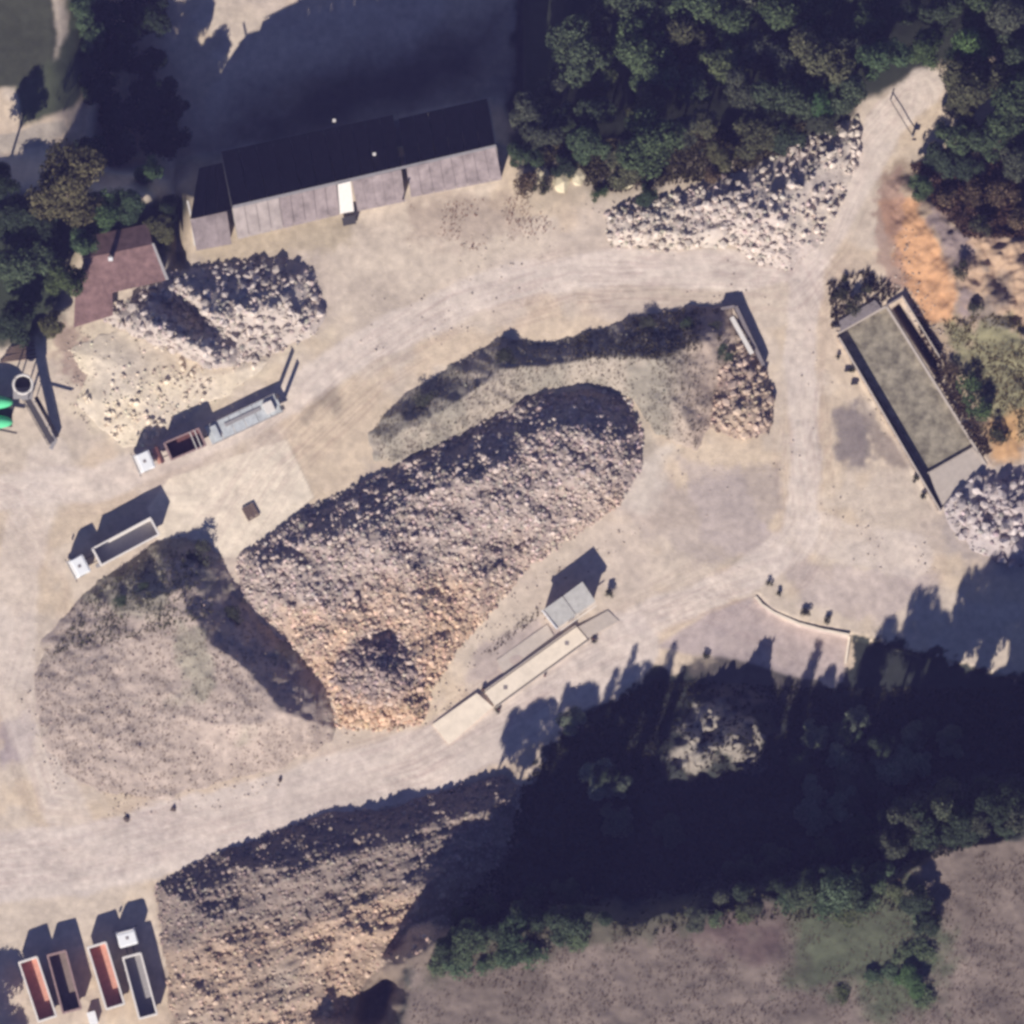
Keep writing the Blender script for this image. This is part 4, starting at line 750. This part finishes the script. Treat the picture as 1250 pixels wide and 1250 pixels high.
# machinery at the left edge
t = thing('round_hopper', 'grey steel hopper tower with a round open top at the left edge', 'hopper', W3(28, 475, Z(28, 475)))
cyl('drum', 1.2, 1.4, (0, .6, 4.6), M['greysteel'], t, seg=32, caps=False); cyl('drum_lining', 1.05, 1.3, (0, .6, 4.62), M['greysteel'], t, seg=32, caps=False)
me = tube('top_ring', [(1.15*math.cos(a*math.pi/16), .6+1.15*math.sin(a*math.pi/16), 5.3) for a in range(33)], .16, M['greywhite'], t)
cyl('cone', .45, 1.6, (0, .6, 3.2), M['darksteel'], t, r2=1.15, seg=32); box('platform', (2.4, 1.4, .15), (0, -.5, 4.0), M['greysteel'], t); box('gearbox', (.9, .8, .8), (.2, -.9, 4.5), M['greysteel'], t)
for x in (-1, 1):
    for y in (-1.0, 1.5): box('leg', (.16, .16, 4.0), (x, y, 2.0), M['greysteel'], t)
t = thing('conveyor', 'dark inclined conveyor running down from the round hopper', 'conveyor', W3(48, 505, Z(48, 505)))
a, b = Vector((-1.7, 2.2, 4.2)), Vector((1.6, -3.6, 1.2)); dd = b-a; side = Vector((dd.y, -dd.x, 0)).normalized()
for s, nm_, m_, w_, dz in ((0, 'belt', 'darksteel', .8, 0), (-.55, 'side_rail', 'greysteel', .1, .12), (.55, 'side_rail', 'darksteel', .1, .12)):
    c = side*s; p = [a+c-side*w_/2, b+c-side*w_/2, b+c+side*w_/2, a+c+side*w_/2]; slab(nm_, [(q.x, q.y, q.z+dz) for q in p], .25, M[m_], t)
for k, (f, hh) in enumerate(((.2, 3.4), (.85, 1.5))):
    for s in (-.55, .55): q = a+dd*f+side*s; box('leg', (.12, .12, hh), (q.x, q.y, hh/2), M['greysteel'], t)
box('tail_drum', (.5, 1.4, .5), (1.7, -3.7, 1.0), M['greysteel'], t, (0, 0, -.5)); box('walkway', (.5, 6.2, .12), (.9, -.4, 3.0), M['darksteel'], t, (-.45, 0, .5))
t = thing('green_screening_machine', 'bright green screening machine cut by the left edge', 'machine', W3(-8, 503, Z(0, 503)))
for y in (1.2, -1.2):
    bm = bmesh.new(); bmesh.ops.create_uvsphere(bm, u_segments=20, v_segments=10, radius=1)
    for v in bm.verts: v.co = Vector((v.co.x*2.4, v.co.y*.85, max(v.co.z, -.3)*.8))
    me = bpy.data.meshes.new('hood'); bm.to_mesh(me); bm.free(); me.materials.append(M['greenp']); me.polygons.foreach_set('use_smooth', [True]*len(me.polygons)); link('hood', me, t, (0, y, 2.6))
box('frame', (4.6, 3.6, .3), (0, 0, 2.0), M['darksteel'], t); box('boom', (2.6, .25, .3), (1.6, -2.3, 2.4), M['darksteel'], t, (0, 0, -.2)); box('cross_beam', (.4, 3.4, .5), (-1, 0, 2.6), M['darksteel'], t)
for x in (-1.8, 1.8):
    for y in (-1.5, 1.5): box('leg', (.22, .22, 1.9), (x, y, .95), M['darksteel'], t)
t = thing('timber_stack', 'stack of grey weathered beams behind the round hopper', 'timber stack', W3(25, 430, Z(25, 430)))
for i in range(6): box('beam', (4.5-.3*i, .22, .22), (-.3+.1*i, -.9+.35*i, .15+.02*(i % 3)), M['wood'], t, (0, 0, .12+.05*(i % 3)))
t = thing('small_white_van_bed', 'small pale steel box between the third trailer and the white cab truck', 'steel box', W3(113, 1243, Z(113, 1243)), -1.3)
t.name = 'steel_box'
box('body', (1.6, 1.0, .8), (0, 0, .6), M['greywhite'], t); box('lid', (1.7, 1.05, .1), (0, 0, 1.06), M['white'], t); box('skid', (1.5, .2, .2), (0, .3, .1), M['darksteel'], t); box('skid', (1.5, .2, .2), (0, -.3, .1), M['darksteel'], t)

# ---------------------------------------------------------------- air
HZ = 1
if HZ:
    bm = bmesh.new(); bmesh.ops.create_cube(bm, size=1); me = bpy.data.meshes.new('haze')
    for v in bm.verts: v.co = Vector((v.co.x*530, v.co.y*530, -18.5 if v.co.z < 0 else 121))
    bm.to_mesh(me); bm.free(); m = bpy.data.materials.new('haze'); m.use_nodes = True; n = m.node_tree; n.nodes.remove(n.nodes['Principled BSDF'])
    pv = n.nodes.new('ShaderNodeVolumePrincipled'); pv.inputs['Color'].default_value = (.40, .36, .98, 1); pv.inputs['Density'].default_value = .0006
    n.links.new(pv.outputs[0], n.nodes['Material Output'].inputs['Volume']); me.materials.append(m); o = link('haze', me); o['kind'] = 'stuff'
